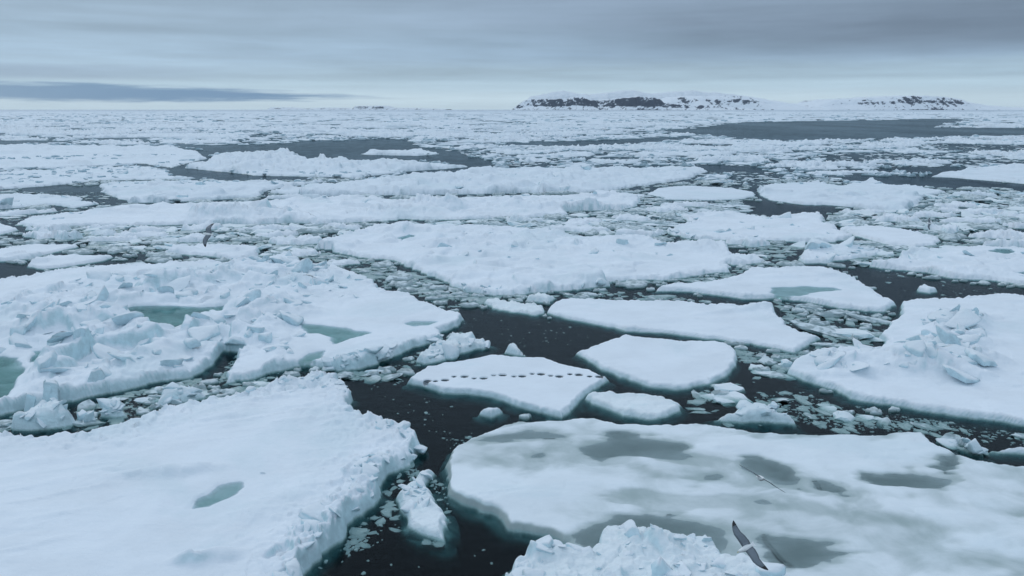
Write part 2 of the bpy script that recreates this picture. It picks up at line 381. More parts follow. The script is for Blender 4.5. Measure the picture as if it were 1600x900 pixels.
# block meshes: broken plates and lumps, shared between all copies
def block_mesh(seed, flat):
    import bmesh
    from mathutils import noise, Vector
    bm = bmesh.new(); bmesh.ops.create_cube(bm, size=2.0); bmesh.ops.subdivide_edges(bm, edges=bm.edges[:], cuts=4, use_grid_fill=True)
    rr = random.Random(seed); sk = [rr.uniform(-0.4, 0.4) for _ in range(8)]; pw = rr.choice((8, 11, 16)); off = Vector((seed*3.1, 0, 0))
    cuts = [(Vector((rr.gauss(0, 1), rr.gauss(0, 1), rr.gauss(0, .5))).normalized(), rr.uniform(.7, 1.1)) for _ in range(7)]
    for v in bm.verts:
        x, y, z = v.co; L = (abs(x)**pw+abs(y)**pw+abs(z)**pw)**(1/pw); p = Vector((x/L, y/L, z/L))
        for n_, d_ in cuts:                                         # broken corners
            e = p.dot(n_)-d_
            if e > 0: p -= n_*e
        p += 0.08*noise.noise_vector(p*1.3+off)+0.07*noise.noise_vector(p*3.3+off)
        x, y, z = p; v.co = (x*(1+sk[0]*y)+sk[1]*z, y*(1+sk[2]*x)+sk[3]*z, z*flat*(1+sk[4]*x)*(1+sk[5]*y))
    me = bpy.data.meshes.new('ice_block'); bm.to_mesh(me); bm.free()
    for p_ in me.polygons: p_.use_smooth = True
    me.materials.append(M_BLOCK); return me
def lump_arrays(seed, sub=1, flat=0.5, nz=0.22):
    import bmesh
    bm = bmesh.new(); bmesh.ops.create_icosphere(bm, subdivisions=sub, radius=1.0); rr = np.random.default_rng(seed)
    V = np.array([v.co[:] for v in bm.verts]); F = np.array([[v.index for v in f.verts] for f in bm.faces]); bm.free()
    V *= (1+nz*rr.standard_normal(len(V)))[:, None].clip(0.55, 1.5)
    V[:, 0] *= rr.uniform(0.8, 1.35); V[:, 2] *= flat
    V[:, 2] = np.where(V[:, 2] > flat*0.55, flat*0.55+0.35*(V[:, 2]-flat*0.55), V[:, 2])
    return V, F
BLK = [block_mesh(100+i, random.Random(i).choice((0.22, 0.3, 0.45, 0.6))) for i in range(14)]

def add_blocks(o, samp, pts, n, s0, s1, seed, tilt=0.5, sink=0.4, mn=0.05):
    """broken blocks frozen into the floe, inside pts (world polygon)"""
    rr = random.Random(seed); x0, y0 = pts.min(0); x1, y1 = pts.max(0); k = 0; tries = 0
    while k < n and tries < n*30:
        tries += 1
        x = rr.uniform(x0, x1); y = rr.uniform(y0, y1)
        if psd(np.array([x]), np.array([y]), pts)[0] < 0: continue
        z, sd = height_at(samp, x, y)
        if sd < mn or z < 0.12: continue
        s = s0+(s1-s0)*rr.random()**2.2
        b = bpy.data.objects.new('ice_block', rr.choice(BLK)); COL.objects.link(b); b.parent = o
        b.location = (x-o.location.x, y-o.location.y, z+s*(0.02-sink*rr.random()))
        b.rotation_euler = (rr.gauss(0, tilt), rr.gauss(0, tilt), rr.uniform(0, 6.28)); b.scale = (s*rr.uniform(.8, 1.3), s*rr.uniform(.6, 1.1), s*rr.uniform(.6, 1.2)); k += 1

# ------------------------------------------------------------------ the sea
def box_mesh(name, x0, x1, y0, y1, z0, z1):
    v = [(x, y, z) for z in (z0, z1) for x, y in ((x0, y0), (x1, y0), (x1, y1), (x0, y1))]
    me = bpy.data.meshes.new(name)
    me.from_pydata(v, [], [(3, 2, 1, 0), (4, 5, 6, 7), (0, 1, 5, 4), (1, 2, 6, 5), (2, 3, 7, 6), (3, 0, 4, 7)]); me.update(); return me
def sea_mesh():
    rows = np.concatenate(([-30, -12, 0, 8], np.exp(np.linspace(math.log(12), math.log(120), 40)))); us = np.linspace(-1.1, 1.1, 61)
    Yg, Ug = np.meshgrid(rows, us, indexing='ij'); Xg = Ug*np.maximum(Yg, 35); n, m_ = Yg.shape; N = n*m_
    V = np.vstack((np.column_stack((Xg.ravel(), Yg.ravel(), 0*Xg.ravel())), np.column_stack((Xg.ravel(), Yg.ravel(), 0*Xg.ravel()-12))))
    i, j = np.meshgrid(np.arange(n-1), np.arange(m_-1), indexing='ij'); a = (i*m_+j).ravel(); F = [np.column_stack((a, a+1, a+m_+1, a+m_)), np.column_stack((a+N, a+m_+N, a+m_+1+N, a+1+N))]
    k = np.arange(m_-1); q = k; F.append(np.column_stack((q+1, q, q+N, q+1+N))); q = (n-1)*m_+k; F.append(np.column_stack((q, q+1, q+1+N, q+N)))
    k = np.arange(n-1)*m_; q = k; F.append(np.column_stack((q, q+m_, q+m_+N, q+N))); q = k+m_-1; F.append(np.column_stack((q+m_, q, q+N, q+m_+N)))
    return mesh_np('sea_water', V, np.vstack(F), False)
link('sea_water', sea_mesh(), [M_SEA], kind='structure')
m, t, out = mat('open_sea'); M_OPEN = m                            # beyond 120 m nothing under the surface can be seen
g_ = t.new('ShaderNodeNewGeometry'); mp = t.new('ShaderNodeMapping'); mp.inputs['Scale'].default_value = (.35, .12, 1); t.l.new(g_.outputs['Position'], mp.inputs[0])
nz_ = t.noise(mp.outputs[0], 1.0, 4, .6); nb_ = t.noise(mp.outputs[0], .05, 3, .5)
df = t.new('ShaderNodeBsdfDiffuse'); df.inputs[0].default_value = (.010, .018, .024, 1); gl = t.new('ShaderNodeBsdfGlossy'); gl.inputs['Roughness'].default_value = .16; gl.inputs['Color'].default_value = (.78, .92, 1, 1)
fr = t.new('ShaderNodeFresnel'); fr.inputs['IOR'].default_value = 1.333; mx = t.new('ShaderNodeMixShader')
t.put(mx.inputs[0], t.math('MULTIPLY', fr.outputs[0], t.math('ADD', t.smooth(nz_, .3, .7, .34, .46), t.smooth(nb_, .35, .65, -.05, .06)))); t.l.new(df.outputs[0], mx.inputs[1]); t.l.new(gl.outputs[0], mx.inputs[2]); t.l.new(mx.outputs[0], out.inputs[0])
rr_ = np.exp(np.linspace(math.log(120), math.log(46000), 60)); uu_ = np.linspace(-1.1, 1.1, 41); YY_, UU_ = np.meshgrid(rr_, uu_, indexing='ij'); n_, k_ = YY_.shape
ii_, jj_ = np.meshgrid(np.arange(n_-1), np.arange(k_-1), indexing='ij'); q_ = (ii_*k_+jj_).ravel()
link('open_sea_water', mesh_np('open_sea_water', np.column_stack(((UU_*YY_).ravel(), YY_.ravel(), 0*YY_.ravel())), np.column_stack((q_, q_+1, q_+k_+1, q_+k_)), False), [M_OPEN], kind='structure')
m, t, out = mat('deep_dark_water'); p = t.new('ShaderNodeBsdfDiffuse'); p.inputs[0].default_value = (.006, .010, .013, 1); t.l.new(p.outputs[0], out.inputs[0])
tv = [(x, y, z) for z in (-6.0, -.01) for x, y in ((-38.3, -29.5), (38.3, -29.5), (38.3, 34.8), (131.5, 119.8), (-131.5, 119.8), (-38.3, 34.8))]
me = bpy.data.meshes.new('deep_water'); me.from_pydata(tv, [], [(0, 1, 2, 3, 4, 5)]+[(k, k+6, (k+1) % 6+6, (k+1) % 6) for k in range(6)]); me.update()
link('deep_water', me, [m], kind='structure')

# ------------------------------------------------------------------ traced floes (outlines in photograph pixels)
T, G = M_PTEAL, M_PGREY
FL = [
 dict(hum=0.05, l='large smooth snow covered floe with a crumbling right edge, filling the bottom left corner', h=.55, und=.09, rim=.38, rimw=1.1, rough=.34, shelf=.35, res=1,
  p=[(-330,668),(0,668),(49,673),(132,668),(211,649),(264,634),(325,620),(400,606),(434,598),(475,590),(517,584),(536,591),(549,602),(557,617),(549,632),(566,641),(600,654),(638,662),(664,677),(666,696),(657,711),(634,730),(611,745),(600,764),(589,787),(570,805),(543,832),(513,862),(483,892),(465,930),(430,1010),(300,1100),(-330,1100)],
  ponds=[([(300,799),(310,783),(340,764),(370,756),(378,762),(357,780),(325,793)],.40,.16,T,.4),
         ([(130,664),(170,652),(211,645),(215,650),(170,664),(140,668)],.30,.25,T,.3)],
  bumps=[(275,738,1.5,.35,.35,.32),(180,745,1.6,1.0,.3,.22),(330,869,.9,.3,.2,.3),(300,875,.5,.2,.1,.25),(330,650,.9,.5,0,.10),(470,650,1.3,.9,.3,.22),(410,790,2,.6,1.0,.15),(100,800,3,1,.3,.12),(200,690,1,.4,0,.14),(60,720,.8,.3,.3,.12)],
  rub=[([(560,640),(640,665),(668,690),(655,715),(600,790),(490,900),(440,960),(395,960),(440,850),(500,780),(540,730),(590,710),(600,680)],.55,.9),
       ([(500,585),(550,600),(552,640),(535,650),(520,610)],.45,.6)],
  blk=[([(575,650),(640,668),(664,688),(655,712),(600,790),(490,895),(440,950),(430,910),(500,800),(560,720),(600,690)],46,.10,.42),([(380,612),(520,586),(550,602),(552,625),(530,610),(400,622)],24,.08,.3)]),
 dict(l='wide jumbled floe of snowed-in ice blocks and teal melt ponds at the left', h=.50, und=.10, rim=.25, rimw=.8, rough=.35, shelf=.6,
  p=[(-330,437),(0,437),(35,431),(85,423),(133,417),(171,412),(213,412),(256,411),(333,407),(373,411),(400,405),(432,399),(456,396),(472,405),(480,416),(507,417),(523,409),(535,420),(549,423),(571,431),(587,443),(608,453),(640,456),(656,467),(680,476),(701,483),(721,488),(726,497),(712,511),(690,521),(693,531),(667,539),(640,547),(619,557),(587,571),(560,577),(528,581),(507,576),(467,573),(435,581),(400,595),(352,600),(357,581),(363,563),(381,549),(352,549),(336,568),(320,581),(301,590),(253,596),(230,600),(200,609),(159,620),(110,632),(75,639),(38,641),(8,648),(-330,650)],
  ponds=[([(197,482),(215,479),(265,478),(310,480),(352,477),(345,487),(310,492),(285,502),(288,514),(265,516),(250,512),(228,500),(210,490)],.24,.30,T,.25),
         ([(-60,558),(0,558),(20,560),(36,570),(40,582),(25,592),(15,610),(0,622),(-60,625)],.20,.34,T,.3),
         ([(47,558),(55,548),(70,547),(78,552),(70,560),(48,567)],.28,.18,T,.3),
         ([(469,504),(507,509),(539,512),(548,517),(576,519),(544,529),(520,537),(515,528),(496,521),(480,520)],.28,.16,T,.5),
         ([(470,564),(480,552),(507,547),(501,556),(480,564)],.28,.14,T,.4),
         ([(632,505),(643,501),(685,503),(669,509),(645,510)],.36,.08,T,.5),
         ([(355,508),(393,508),(382,518),(359,519)],.24,.4,T,.2)],
  bumps=[(272,452,3.0,.55,.75,1.0),(300,440,1.6,.6,.2,.5),(60,520,2,1,.3,.6),(455,490,2,1.2,.2,.7),(120,520,2.2,.7,.4,.6),(215,470,2,1,0,.5),(590,560,4,.6,.4,.35),(350,480,1.5,1.2,0,.6)],
  rub=[([(-40,470),(60,445),(250,425),(330,415),(456,398),(520,412),(570,432),(560,470),(500,480),(470,500),(480,560),(440,585),(385,545),(330,565),(230,590),(110,628),(-40,640)],1.15,2.3),
       ([(560,480),(640,470),(690,500),(640,530),(580,530)],.18,2.5),
       ([(440,575),(520,560),(640,535),(700,520),(660,545),(600,572),(520,582)],.55,1.0)],
  blk=[([(0,480),(100,450),(250,428),(330,418),(456,400),(520,415),(545,435),(500,470),(470,500),(470,560),(440,580),(390,540),(330,560),(230,590),(110,625),(0,640)],210,.16,.72),
       ([(400,410),(456,400),(590,447),(560,470),(480,450)],30,.2,.7),([(440,578),(520,562),(640,537),(700,517),(660,545),(600,572),(520,582)],34,.1,.4)]),
 dict(hum=0, l='pale flat floe crossed by a single line of dark animal footprints', h=.30, und=.015, rim=.07, rimw=.3, rough=.14, shelf=.5, res=.5, prints=1,
  p=[(633,598),(648,582),(664,572),(690,565),(716,562),(747,556),(769,551),(801,555),(832,556),(854,557),(871,564),(896,570),(922,575),(945,585),(956,593),(930,610),(913,623),(894,642),(875,653),(852,649),(811,638),(786,627),(747,620),(690,616),(662,606)],
  rub=[([(845,645),(885,645),(875,655),(850,653)],.2,.35)],bumps=[],blk=[]),
 dict(hum=0.02, l='smooth shield shaped white floe to the right of the floe with footprints', h=.34, und=.03, rim=.12, rimw=.4, rough=.16, shelf=.3, res=.8,
  p=[(899,549),(933,536),(976,521),(1008,527),(1067,531),(1117,531),(1139,536),(1152,549),(1153,565),(1141,584),(1136,590),(1113,602),(1057,611),(1011,607),(966,590),(932,575),(910,560)]),
 dict(l='narrow lumpy floe wedged just below the shield shaped floe', h=.32, und=.05, rim=.12, rough=.18, shelf=.4, lumpy=.14, mat='rub',
  p=[(910,622),(925,613),(970,612),(1027,615),(1070,628),(1064,643),(1042,654),(1011,659),(970,651),(932,636)]),
 dict(hum=0, l='broad flat floe with grey green melt ponds filling the bottom right', h=.27, und=.085, rim=.05, rimw=.3, rough=.22, shelf=.35, mat='slush',
  p=[(702,711),(703,698),(725,684),(760,668),(800,652),(876,654),(932,651),(970,660),(1027,662),(1087,660),(1200,670),(1276,675),(1351,677),(1415,671),(1446,675),(1461,692),(1491,704),(1520,713),(1600,722),(1950,745),(1950,1100),(880,1100),(870,900),(880,850),(857,841),(823,834),(800,830),(763,806),(721,794),(695,771)],
  ponds=[([(819,711),(857,690),(889,696),(891,705),(864,707),(845,720),(823,716)],.21,.075,G,0.95),
         ([(906,700),(947,694),(959,675),(981,677),(1011,683),(1045,687),(1079,698),(1064,709),(1098,717),(1132,722),(1125,729),(1064,726),(1027,724),(1004,712),(966,713),(940,722),(917,719)],.21,.10,G,0.70),
         ([(1152,730),(1166,714),(1188,713),(1216,721),(1240,733),(1251,746),(1270,762),(1285,772),(1262,772),(1231,762),(1192,756),(1177,752),(1161,741)],.21,.13,G,0.60),
         ([(944,774),(989,766),(1034,776),(1087,777),(1121,779),(1132,773),(1200,777),(1215,788),(1190,790),(1132,788),(1080,785),(1042,796),(970,789)],.21,.07,G,0.85),
         ([(880,836),(935,812),(960,802),(1011,800),(1064,812),(1121,822),(1178,840),(1240,866),(1235,893),(1150,880),(1000,870),(900,856)],.20,.09,G,0.85),
         ([(1290,756),(1328,766),(1313,771),(1290,766)],.21,.09,G,0.55),
         ([(1345,737),(1381,743),(1427,739),(1464,745),(1476,737),(1498,749),(1472,764),(1427,760),(1381,758),(1351,749)],.21,.12,G,0.60),
         ([(1457,726),(1464,711),(1502,703),(1498,735),(1472,736)],.21,.15,G,0.50),
         ([(1200,843),(1257,843),(1306,853),(1347,862),(1313,875),(1257,887),(1223,883),(1190,870)],.20,.10,G,0.85),
         ([(735,690),(770,678),(820,668),(870,674),(880,682),(800,688),(750,694)],.20,.03,G,0.75),
         ([(1060,745),(1120,742),(1140,752),(1090,758)],.21,.03,G,1.05),
         ([(1560,800),(1620,790),(1640,812),(1590,818)],.21,.03,G,1.05)],
  bumps=[(985,694,.7,.35,0,.28),(1023,715,.4,.3,0,.2),(1100,700,1.6,.35,-.2,.2),(1150,700,1.6,.35,-.2,.12),(1400,790,3,.6,-.3,.08),(860,770,4,1.6,0,.10),(1400,700,4,1,0,.1),(1300,720,3,.8,0,.08)],
  rub=[],blk=[([(730,686),(860,664),(880,668),(740,694)],5,.07,.16)]),
 dict(hum=0, kf=13, l='tall rubble heap of blue white ice at the bottom edge beside the dark lead', h=.42, und=.1, rim=.3, rimw=.7, rough=.30, shelf=.3, res=.85, mat='rub',
  p=[(789,892),(800,876),(834,864),(838,852),(860,850),(902,856),(928,850),(948,828),(966,820),(989,826),(1015,838),(1064,832),(1095,830),(1117,845),(1132,864),(1163,868),(1193,884),(1225,897),(1290,950),(1280,1040),(800,1040),(760,940)],
  rub=[([(800,890),(850,856),(930,850),(965,822),(1050,835),(1110,835),(1150,870),(1220,900),(1280,1040),(800,1040)],.72,.75),
       ([(940,860),(1090,845),(1130,900),(1100,960),(960,940)],.3,.8)],
  bumps=[(860,870,1.0,.3,0,.35),(1030,862,.9,.5,0,.4),(1170,890,1.1,.4,-.3,.3)],soft=.3,
  blk=[([(800,890),(850,856),(930,850),(965,822),(1050,835),(1110,835),(1150,868),(1225,900),(1260,1000),(800,1000)],120,.06,.34)]),
 dict(l='small broken floe with tilted slabs standing alone in the dark lead', h=.22, und=.05, rim=.18, rough=.14, shelf=.5, res=.7, mat='rub',
  p=[(615,775),(628,757),(638,750),(650,738),(661,734),(682,731),(680,742),(668,755),(683,762),(686,778),(702,802),(702,824),(698,849),(680,843),(653,834),(632,821),(627,802),(622,787)],
  rub=[([(615,775),(640,750),(665,735),(682,731),(680,745),(660,760),(655,790),(635,800)],.55,.45)],
  blk=[([(618,775),(640,752),(665,738),(680,733),(676,748),(684,778),(660,790),(632,800)],18,.08,.30)]),
 dict(l='large smooth floe at the right edge with a jumbled pressure ridge along its left side', h=.50, und=.05, rim=.14, rimw=.5, rough=.24, shelf=.7,
  p=[(1405,472),(1429,467),(1480,465),(1520,461),(1565,457),(1600,461),(1950,480),(1950,725),(1600,668),(1532,658),(1464,649),(1396,636),(1328,624),(1306,611),(1257,598),(1230,585),(1227,578),(1240,561),(1285,549),(1328,547),(1371,544),(1384,533),(1371,525),(1391,504),(1405,491)],
  bumps=[(1500,508,3,.8,.6,.9),(1480,540,3,.8,.2,.7),(1520,560,1.6,.9,-.6,.9),(1490,585,1.6,.8,-.5,.8),(1440,575,2,1,.2,.5),(1390,565,2.5,.7,.1,.45),(1300,585,1.5,.4,0,.3),(1290,560,1.5,.5,.2,.4),(1350,555,2.5,.6,0,.4)],
  rub=[([(1395,480),(1480,482),(1525,500),(1545,530),(1550,565),(1530,590),(1500,600),(1430,598),(1350,592),(1270,580),(1235,568),(1290,553),(1345,552),(1385,545),(1440,530),(1430,505)],1.15,2.0)],soft=.45,
  blk=[([(1440,495),(1505,490),(1535,520),(1545,560),(1520,588),(1440,592),(1300,580),(1240,568),(1300,552),(1385,548),(1450,530)],95,.15,.8)]),
 dict(l='floe with one long olive green melt pond, right of centre', h=.38, und=.05, rim=.2, rimw=.6, rough=.24, shelf=.7,
  p=[(1200,417),(1235,415),(1285,416),(1315,424),(1341,435),(1355,447),(1387,463),(1403,475),(1381,488),(1349,487),(1312,483),(1253,472),(1213,467),(1160,468),(1120,463),(1067,457),(1032,456),(1021,451),(1040,443),(1107,440),(1147,432),(1171,418)],
  ponds=[([(1205,449),(1253,447),(1301,449),(1315,453),(1267,457),(1251,463),(1216,463),(1203,457)],.28,.10,T,.4)],
  bumps=[(1227,432,1.5,.6,0,.3),(1290,430,1.2,.6,0,.35),(1230,463,1.5,.5,0,.3)],rub=[([(1180,466),(1230,462),(1320,480),(1390,485),(1380,490),(1250,476)],.3,.8)],
  blk=[([(1200,466),(1225,460),(1330,482),(1390,484),(1300,482)],14,.1,.3)]),
 dict(hum=0.04, l='long flat floe in two joined plates between the open pool and the rafted slabs', h=.36, und=.03, rim=.14, rimw=.5, rough=.2, shelf=.35,
  p=[(853,489),(864,472),(885,465),(949,467),(1027,467),(1067,469),(1100,474),(1133,471),(1163,476),(1180,476),(1200,473),(1216,488),(1232,507),(1253,517),(1291,527),(1267,540),(1240,553),(1200,545),(1173,539),(1144,537),(1120,531),(1104,531),(1048,523),(1013,521),(976,520),(960,514),(920,508),(880,499)],
  bumps=[(1160,485,3,.35,.35,.3),(1080,500,4,.5,.1,.14),(1200,478,2,.8,.5,.2)],rub=[([(1035,518),(1060,522),(1104,528),(1110,533),(1050,527)],.35,.5),([(975,512),(1010,510),(1012,523),(980,521)],.3,.6),([(1160,475),(1200,474),(1230,505),(1200,500)],.3,.8)],blk=[([(1036,519),(1104,528),(1105,531),(1050,524)],12,.1,.3)]),
 dict(l='broad undulating snow covered floe in the middle distance at the centre', h=.50, und=.12, rim=.2, rimw=1, rough=.4, shelf=.7,
  p=[(488,387),(507,376),(560,363),(581,357),(637,352),(693,351),(800,356),(845,360),(901,368),(987,370),(1056,382),(1096,384),(1131,384),(1149,395),(1184,400),(1197,408),(1171,414),(1144,415),(1149,427),(1115,429),(1067,435),(1027,439),(987,440),(955,441),(949,448),(907,453),(867,456),(800,461),(773,463),(739,457),(709,448),(672,432),(640,423),(624,411),(592,405),(549,401),(512,393)],
  bumps=[(670,410,1.5,1,.3,.7),(620,362,3,1.2,.2,.9),(700,395,3,1.5,0,.5),(920,385,4,2,0,.5),(970,400,2.5,1.5,0,.5),(830,430,3,1.3,.2,.4),(985,375,3,1.5,0,.6),(1085,386,3,1.5,0,.7),(1130,390,3,1.5,0,.5),(750,378,4,1.5,.2,.5),(560,385,5,1,0,.3)],
  ponds=[([(624,371),(640,366),(648,368),(640,374),(627,376)],.25,.3,T,.3),([(720,361),(760,360),(762,364),(735,365)],.3,.15,T,.4)],
  rub=[([(640,380),(700,360),(1000,375),(1130,390),(1100,410),(950,415),(700,415)],.35,3.0)],
  blk=[([(650,385),(720,365),(1000,378),(1130,392),(1000,410),(700,415)],30,.15,.6),([(700,445),(860,452),(950,440),(940,445),(870,452),(740,456)],16,.12,.35)]),
 dict(l='small angular floe against the lower left of the two-plate floe', h=.32, und=.05, rim=.2, rough=.18, lumpy=.2, mat='rub', shelf=.6,
  p=[(755,474),(760,467),(779,463),(800,472),(840,476),(855,480),(852,490),(835,494),(800,490),(770,483)]),
 dict(l='small wedge of ice tucked between the central floe and the open pool', h=.30, und=.05, rim=.2, rough=.18, lumpy=.15, mat='rub',
  p=[(816,467),(840,459),(873,459),(870,468),(858,474),(840,473)]),
 dict(l='ragged heaped floe above the left end of the footprints', h=.34, und=.08, rim=.3, rough=.2, lumpy=.35, mat='rub', shelf=.6, res=.8,
  p=[(664,570),(646,564),(662,549),(680,538),(713,528),(735,526),(767,534),(764,545),(739,551),(709,562)],
  blk=[([(655,562),(680,542),(715,530),(760,538),(735,550),(700,562)],16,.12,.45)]),
 dict(l='small knobbly heap on the top edge of the footprint floe', h=.25, und=.05, rim=.2, rough=.12, lumpy=.3, mat='rub', res=.8,
  p=[(790,545),(800,539),(812,540),(820,550),(832,554),(828,560),(800,556),(786,552)]),
 dict(l='small flat white floe alone just below the footprint floe', h=.24, und=.03, rim=.12, rough=.10, res=.7, shelf=.4,
  p=[(745,642),(755,637),(780,635),(790,638),(785,648),(768,655),(750,650)]),
 dict(l='rounded heap of wet rubble ice in the brash above the pond floe', h=.28, und=.08, rim=.2, rough=.18, lumpy=.35, mat='rub', shelf=.7, res=.8,
  p=[(1105,652),(1125,645),(1150,640),(1170,630),(1195,632),(1213,634),(1218,645),(1235,652),(1246,660),(1240,667),(1210,664),(1175,660),(1130,660)],
  blk=[([(1120,652),(1170,633),(1210,637),(1235,655),(1200,662)],16,.08,.3)]),
 dict(l='dirty ribbed slab wedged at the right end of the channel', h=.35, und=.06, rim=.3, rough=.14, lumpy=.35, mat='chunk', res=.8,
  p=[(1464,684),(1485,680),(1510,688),(1535,698),(1548,712),(1530,713),(1500,704),(1478,699)],
  blk=[([(1466,684),(1510,690),(1540,706),(1500,702)],12,.12,.35)]),
 dict(l='thin flat strip of ice at the right edge below the brash channel', h=.28, und=.03, rim=.1, rough=.14,
  p=[(1535,698),(1570,694),(1750,706),(1750,724),(1600,713),(1550,708)]),
 dict(l='isolated white lump of ice in the dark lead at the right', h=.40, und=.06, rim=.25, rough=.16, lumpy=.2, res=.8,
  p=[(1432,450),(1440,444),(1466,451),(1469,456),(1455,459),(1433,456)]),
 dict(l='small floe beside the dark pool, above the floe with the olive pond', h=.42, und=.1, rim=.3, rough=.24, lumpy=.1,
  p=[(1243,404),(1256,389),(1301,381),(1328,384),(1384,392),(1381,397),(1347,404),(1307,409),(1295,413),(1280,412),(1253,412)]),
 dict(l='long white floe at the right edge behind the dark lead', h=.48, und=.08, rim=.25, rough=.3, shelf=.8,
  p=[(1357,416),(1368,406),(1392,405),(1403,396),(1440,387),(1507,383),(1600,385),(1850,392),(1850,470),(1600,446),(1541,440),(1493,437),(1453,428),(1413,424),(1373,420)],
  ponds=[([(1542,394),(1555,388),(1580,389),(1584,394),(1562,398)],.33,.15,T,.4),([(1583,426),(1610,424),(1630,428),(1605,431)],.3,.2,T,.3)],
  bumps=[(1515,425,4,1.5,0,.5),(1400,412,3,1,0,.4)]),
 dict(l='uneven floe left of the dark pool at the right, in the middle distance', h=.5, und=.15, rim=.4, rough=.4, lumpy=.12,
  p=[(1035,361),(1056,350),(1083,348),(1061,335),(1120,329),(1163,334),(1200,337),(1280,330),(1291,337),(1285,345),(1307,352),(1330,366),(1339,372),(1307,380),(1251,380),(1213,377),(1152,376),(1091,376),(1067,373)]),
 dict(l='smooth pointed floe right of the uneven floe in the middle distance', h=.45, und=.06, rim=.3, rough=.3,
  p=[(1309,356),(1347,352),(1387,353),(1427,360),(1467,370),(1480,377),(1461,384),(1429,388),(1387,384),(1341,372)]),
 dict(hum=0.04, l='smooth oval floe ringed by dark water, right of the long central floe', h=.42, und=.03, rim=.1, rough=.3,
  p=[(1008,304),(1027,293),(1067,289),(1147,293),(1181,299),(1184,307),(1160,312),(1107,314),(1053,313)]),
 dict(l='long wedge of smooth ice with a rough lower right side, right middle distance', h=.6, und=.1, rim=.3, rough=.4,
  p=[(1180,294),(1200,286),(1280,284),(1315,289),(1345,283),(1365,280),(1387,288),(1456,294),(1480,301),(1445,308),(1440,317),(1415,331),(1360,328),(1293,321),(1253,321),(1200,313),(1187,305)],
  rub=[([(1350,280),(1400,285),(1440,315),(1410,332),(1320,320),(1400,305)],.7,2.5)]),
 dict(l='flat triangular floe at the right edge with dark water above and below', h=.6, und=.05, rim=.15, rough=.3,
  p=[(1448,275),(1488,268),(1520,261),(1587,256),(1600,258),(1850,268),(1850,312),(1600,288),(1533,282),(1483,278)]),
 dict(l='very long low floe running from the left edge almost to the centre right', h=.5, und=.12, rim=.25, rough=.5,
  p=[(19,351),(40,341),(80,335),(187,321),(330,316),(460,311),(560,309),(613,311),(747,307),(820,304),(907,305),(960,300),(1000,308),(1000,322),(973,329),(888,331),(883,337),(827,341),(760,343),(693,345),(627,344),(547,349),(507,351),(453,349),(400,352),(320,352),(240,353),(160,353),(53,356)],
  bumps=[(330,342,3,2,0,1.4),(680,326,4,2,0,1.6),(650,330,3,2,0,.9),(600,335,5,2,0,1.),(870,325,8,2,0,.9),(380,340,6,2,0,.8)],
  rub=[([(300,340),(420,330),(520,335),(500,349),(330,350)],1.1,2.5),([(590,320),(750,318),(990,305),(990,325),(830,338),(620,342)],1.0,3)]),
 dict(l='rough hummocky floe across the centre with a steep right end', h=.7, und=.2, rim=.3, rough=.6,
  p=[(420,300),(480,290),(570,280),(632,275),(680,270),(773,265),(860,262),(987,264),(1090,259),(1101,262),(1107,268),(1080,280),(1027,288),(960,297),(907,302),(820,302),(747,304),(640,306),(560,306),(480,308)],
  rub=[([(440,300),(620,275),(800,265),(1000,265),(1095,262),(1080,278),(900,300),(650,304),(480,306)],1.2,3.5)]),
 dict(l='long rough floe at the left with a dark pool at its left end', h=.6, und=.15, rim=.4, rough=.5,
  p=[(152,288),(187,284),(293,281),(400,284),(480,283),(560,278),(590,276),(480,288),(420,298),(400,309),(320,314),(267,317),(200,318),(184,310),(157,301)],
  rub=[([(155,288),(293,282),(470,284),(420,298),(330,308),(200,302)],.9,3)]),
 dict(l='low pale floe at the left edge beside the grey pool', h=.45, und=.1, rim=.3, rough=.4,
  p=[(-200,306),(0,304),(37,301),(80,305),(107,306),(131,308),(128,314),(157,319),(115,326),(80,321),(0,328),(-200,330)]),
 dict(l='narrow strip of ice at the left edge under the low pale floe', h=.4, und=.08, rim=.2, rough=.3,
  p=[(-200,333),(0,331),(101,327),(80,333),(0,339),(-200,342)]),
 dict(l='small triangular corner of a floe at the left edge below the dark strip', h=.5, und=.04, rim=.1, rough=.2,
  p=[(-200,344),(0,347),(16,351),(35,359),(0,369),(-200,385)]),
 dict(l='flat tongue of ice from the left edge above the blunt ended floe', h=.42, und=.06, rim=.2, rough=.2,
  p=[(-200,394),(0,387),(53,380),(123,381),(120,388),(88,395),(53,405),(0,410),(-200,420)]),
 dict(l='blunt ended flat floe with a sharp lower edge at the left, above the jumbled floe', h=.45, und=.05, rim=.15, rough=.2,
  p=[(39,416),(59,405),(80,399),(176,397),(187,400),(160,409),(93,420),(67,422)]),
 dict(l='flat plate touching the top of the jumbled left floe', h=.45, und=.07, rim=.25, rough=.24,
  p=[(255,395),(267,384),(373,381),(405,384),(408,402),(360,407),(320,401),(267,398)]),
 dict(l='broad band of snowy ice at the left, behind the grey pool', h=.5, und=.15, rim=.3, rough=.5,
  p=[(-200,270),(0,268),(107,264),(213,258),(240,260),(261,265),(270,275),(310,279),(267,281),(149,283),(112,288),(53,293),(0,297),(-200,300)],
  rub=[([(190,262),(255,265),(262,276),(160,282)],1.0,2.5),([(0,280),(100,275),(110,287),(0,294)],.6,2.5)]),
 dict(l='smooth broad floe in the left distance, in front of the thin dark slit', h=.5, und=.2, rim=.3, rough=.6,
  p=[(-200,236),(0,228),(107,226),(220,229),(267,229),(307,235),(315,242),(325,248),(300,254),(267,263),(221,256),(107,262),(0,267),(-200,270)]),
 dict(l='rugged ridged floe with peaks in front of the far left centre lead', h=.7, und=.2, rim=.5, rough=.6,
  p=[(288,263),(320,252),(333,242),(400,238),(448,239),(488,250),(520,250),(565,253),(640,253),(693,255),(733,260),(693,265),(640,268),(600,273),(560,279),(493,277),(400,275),(360,270)],
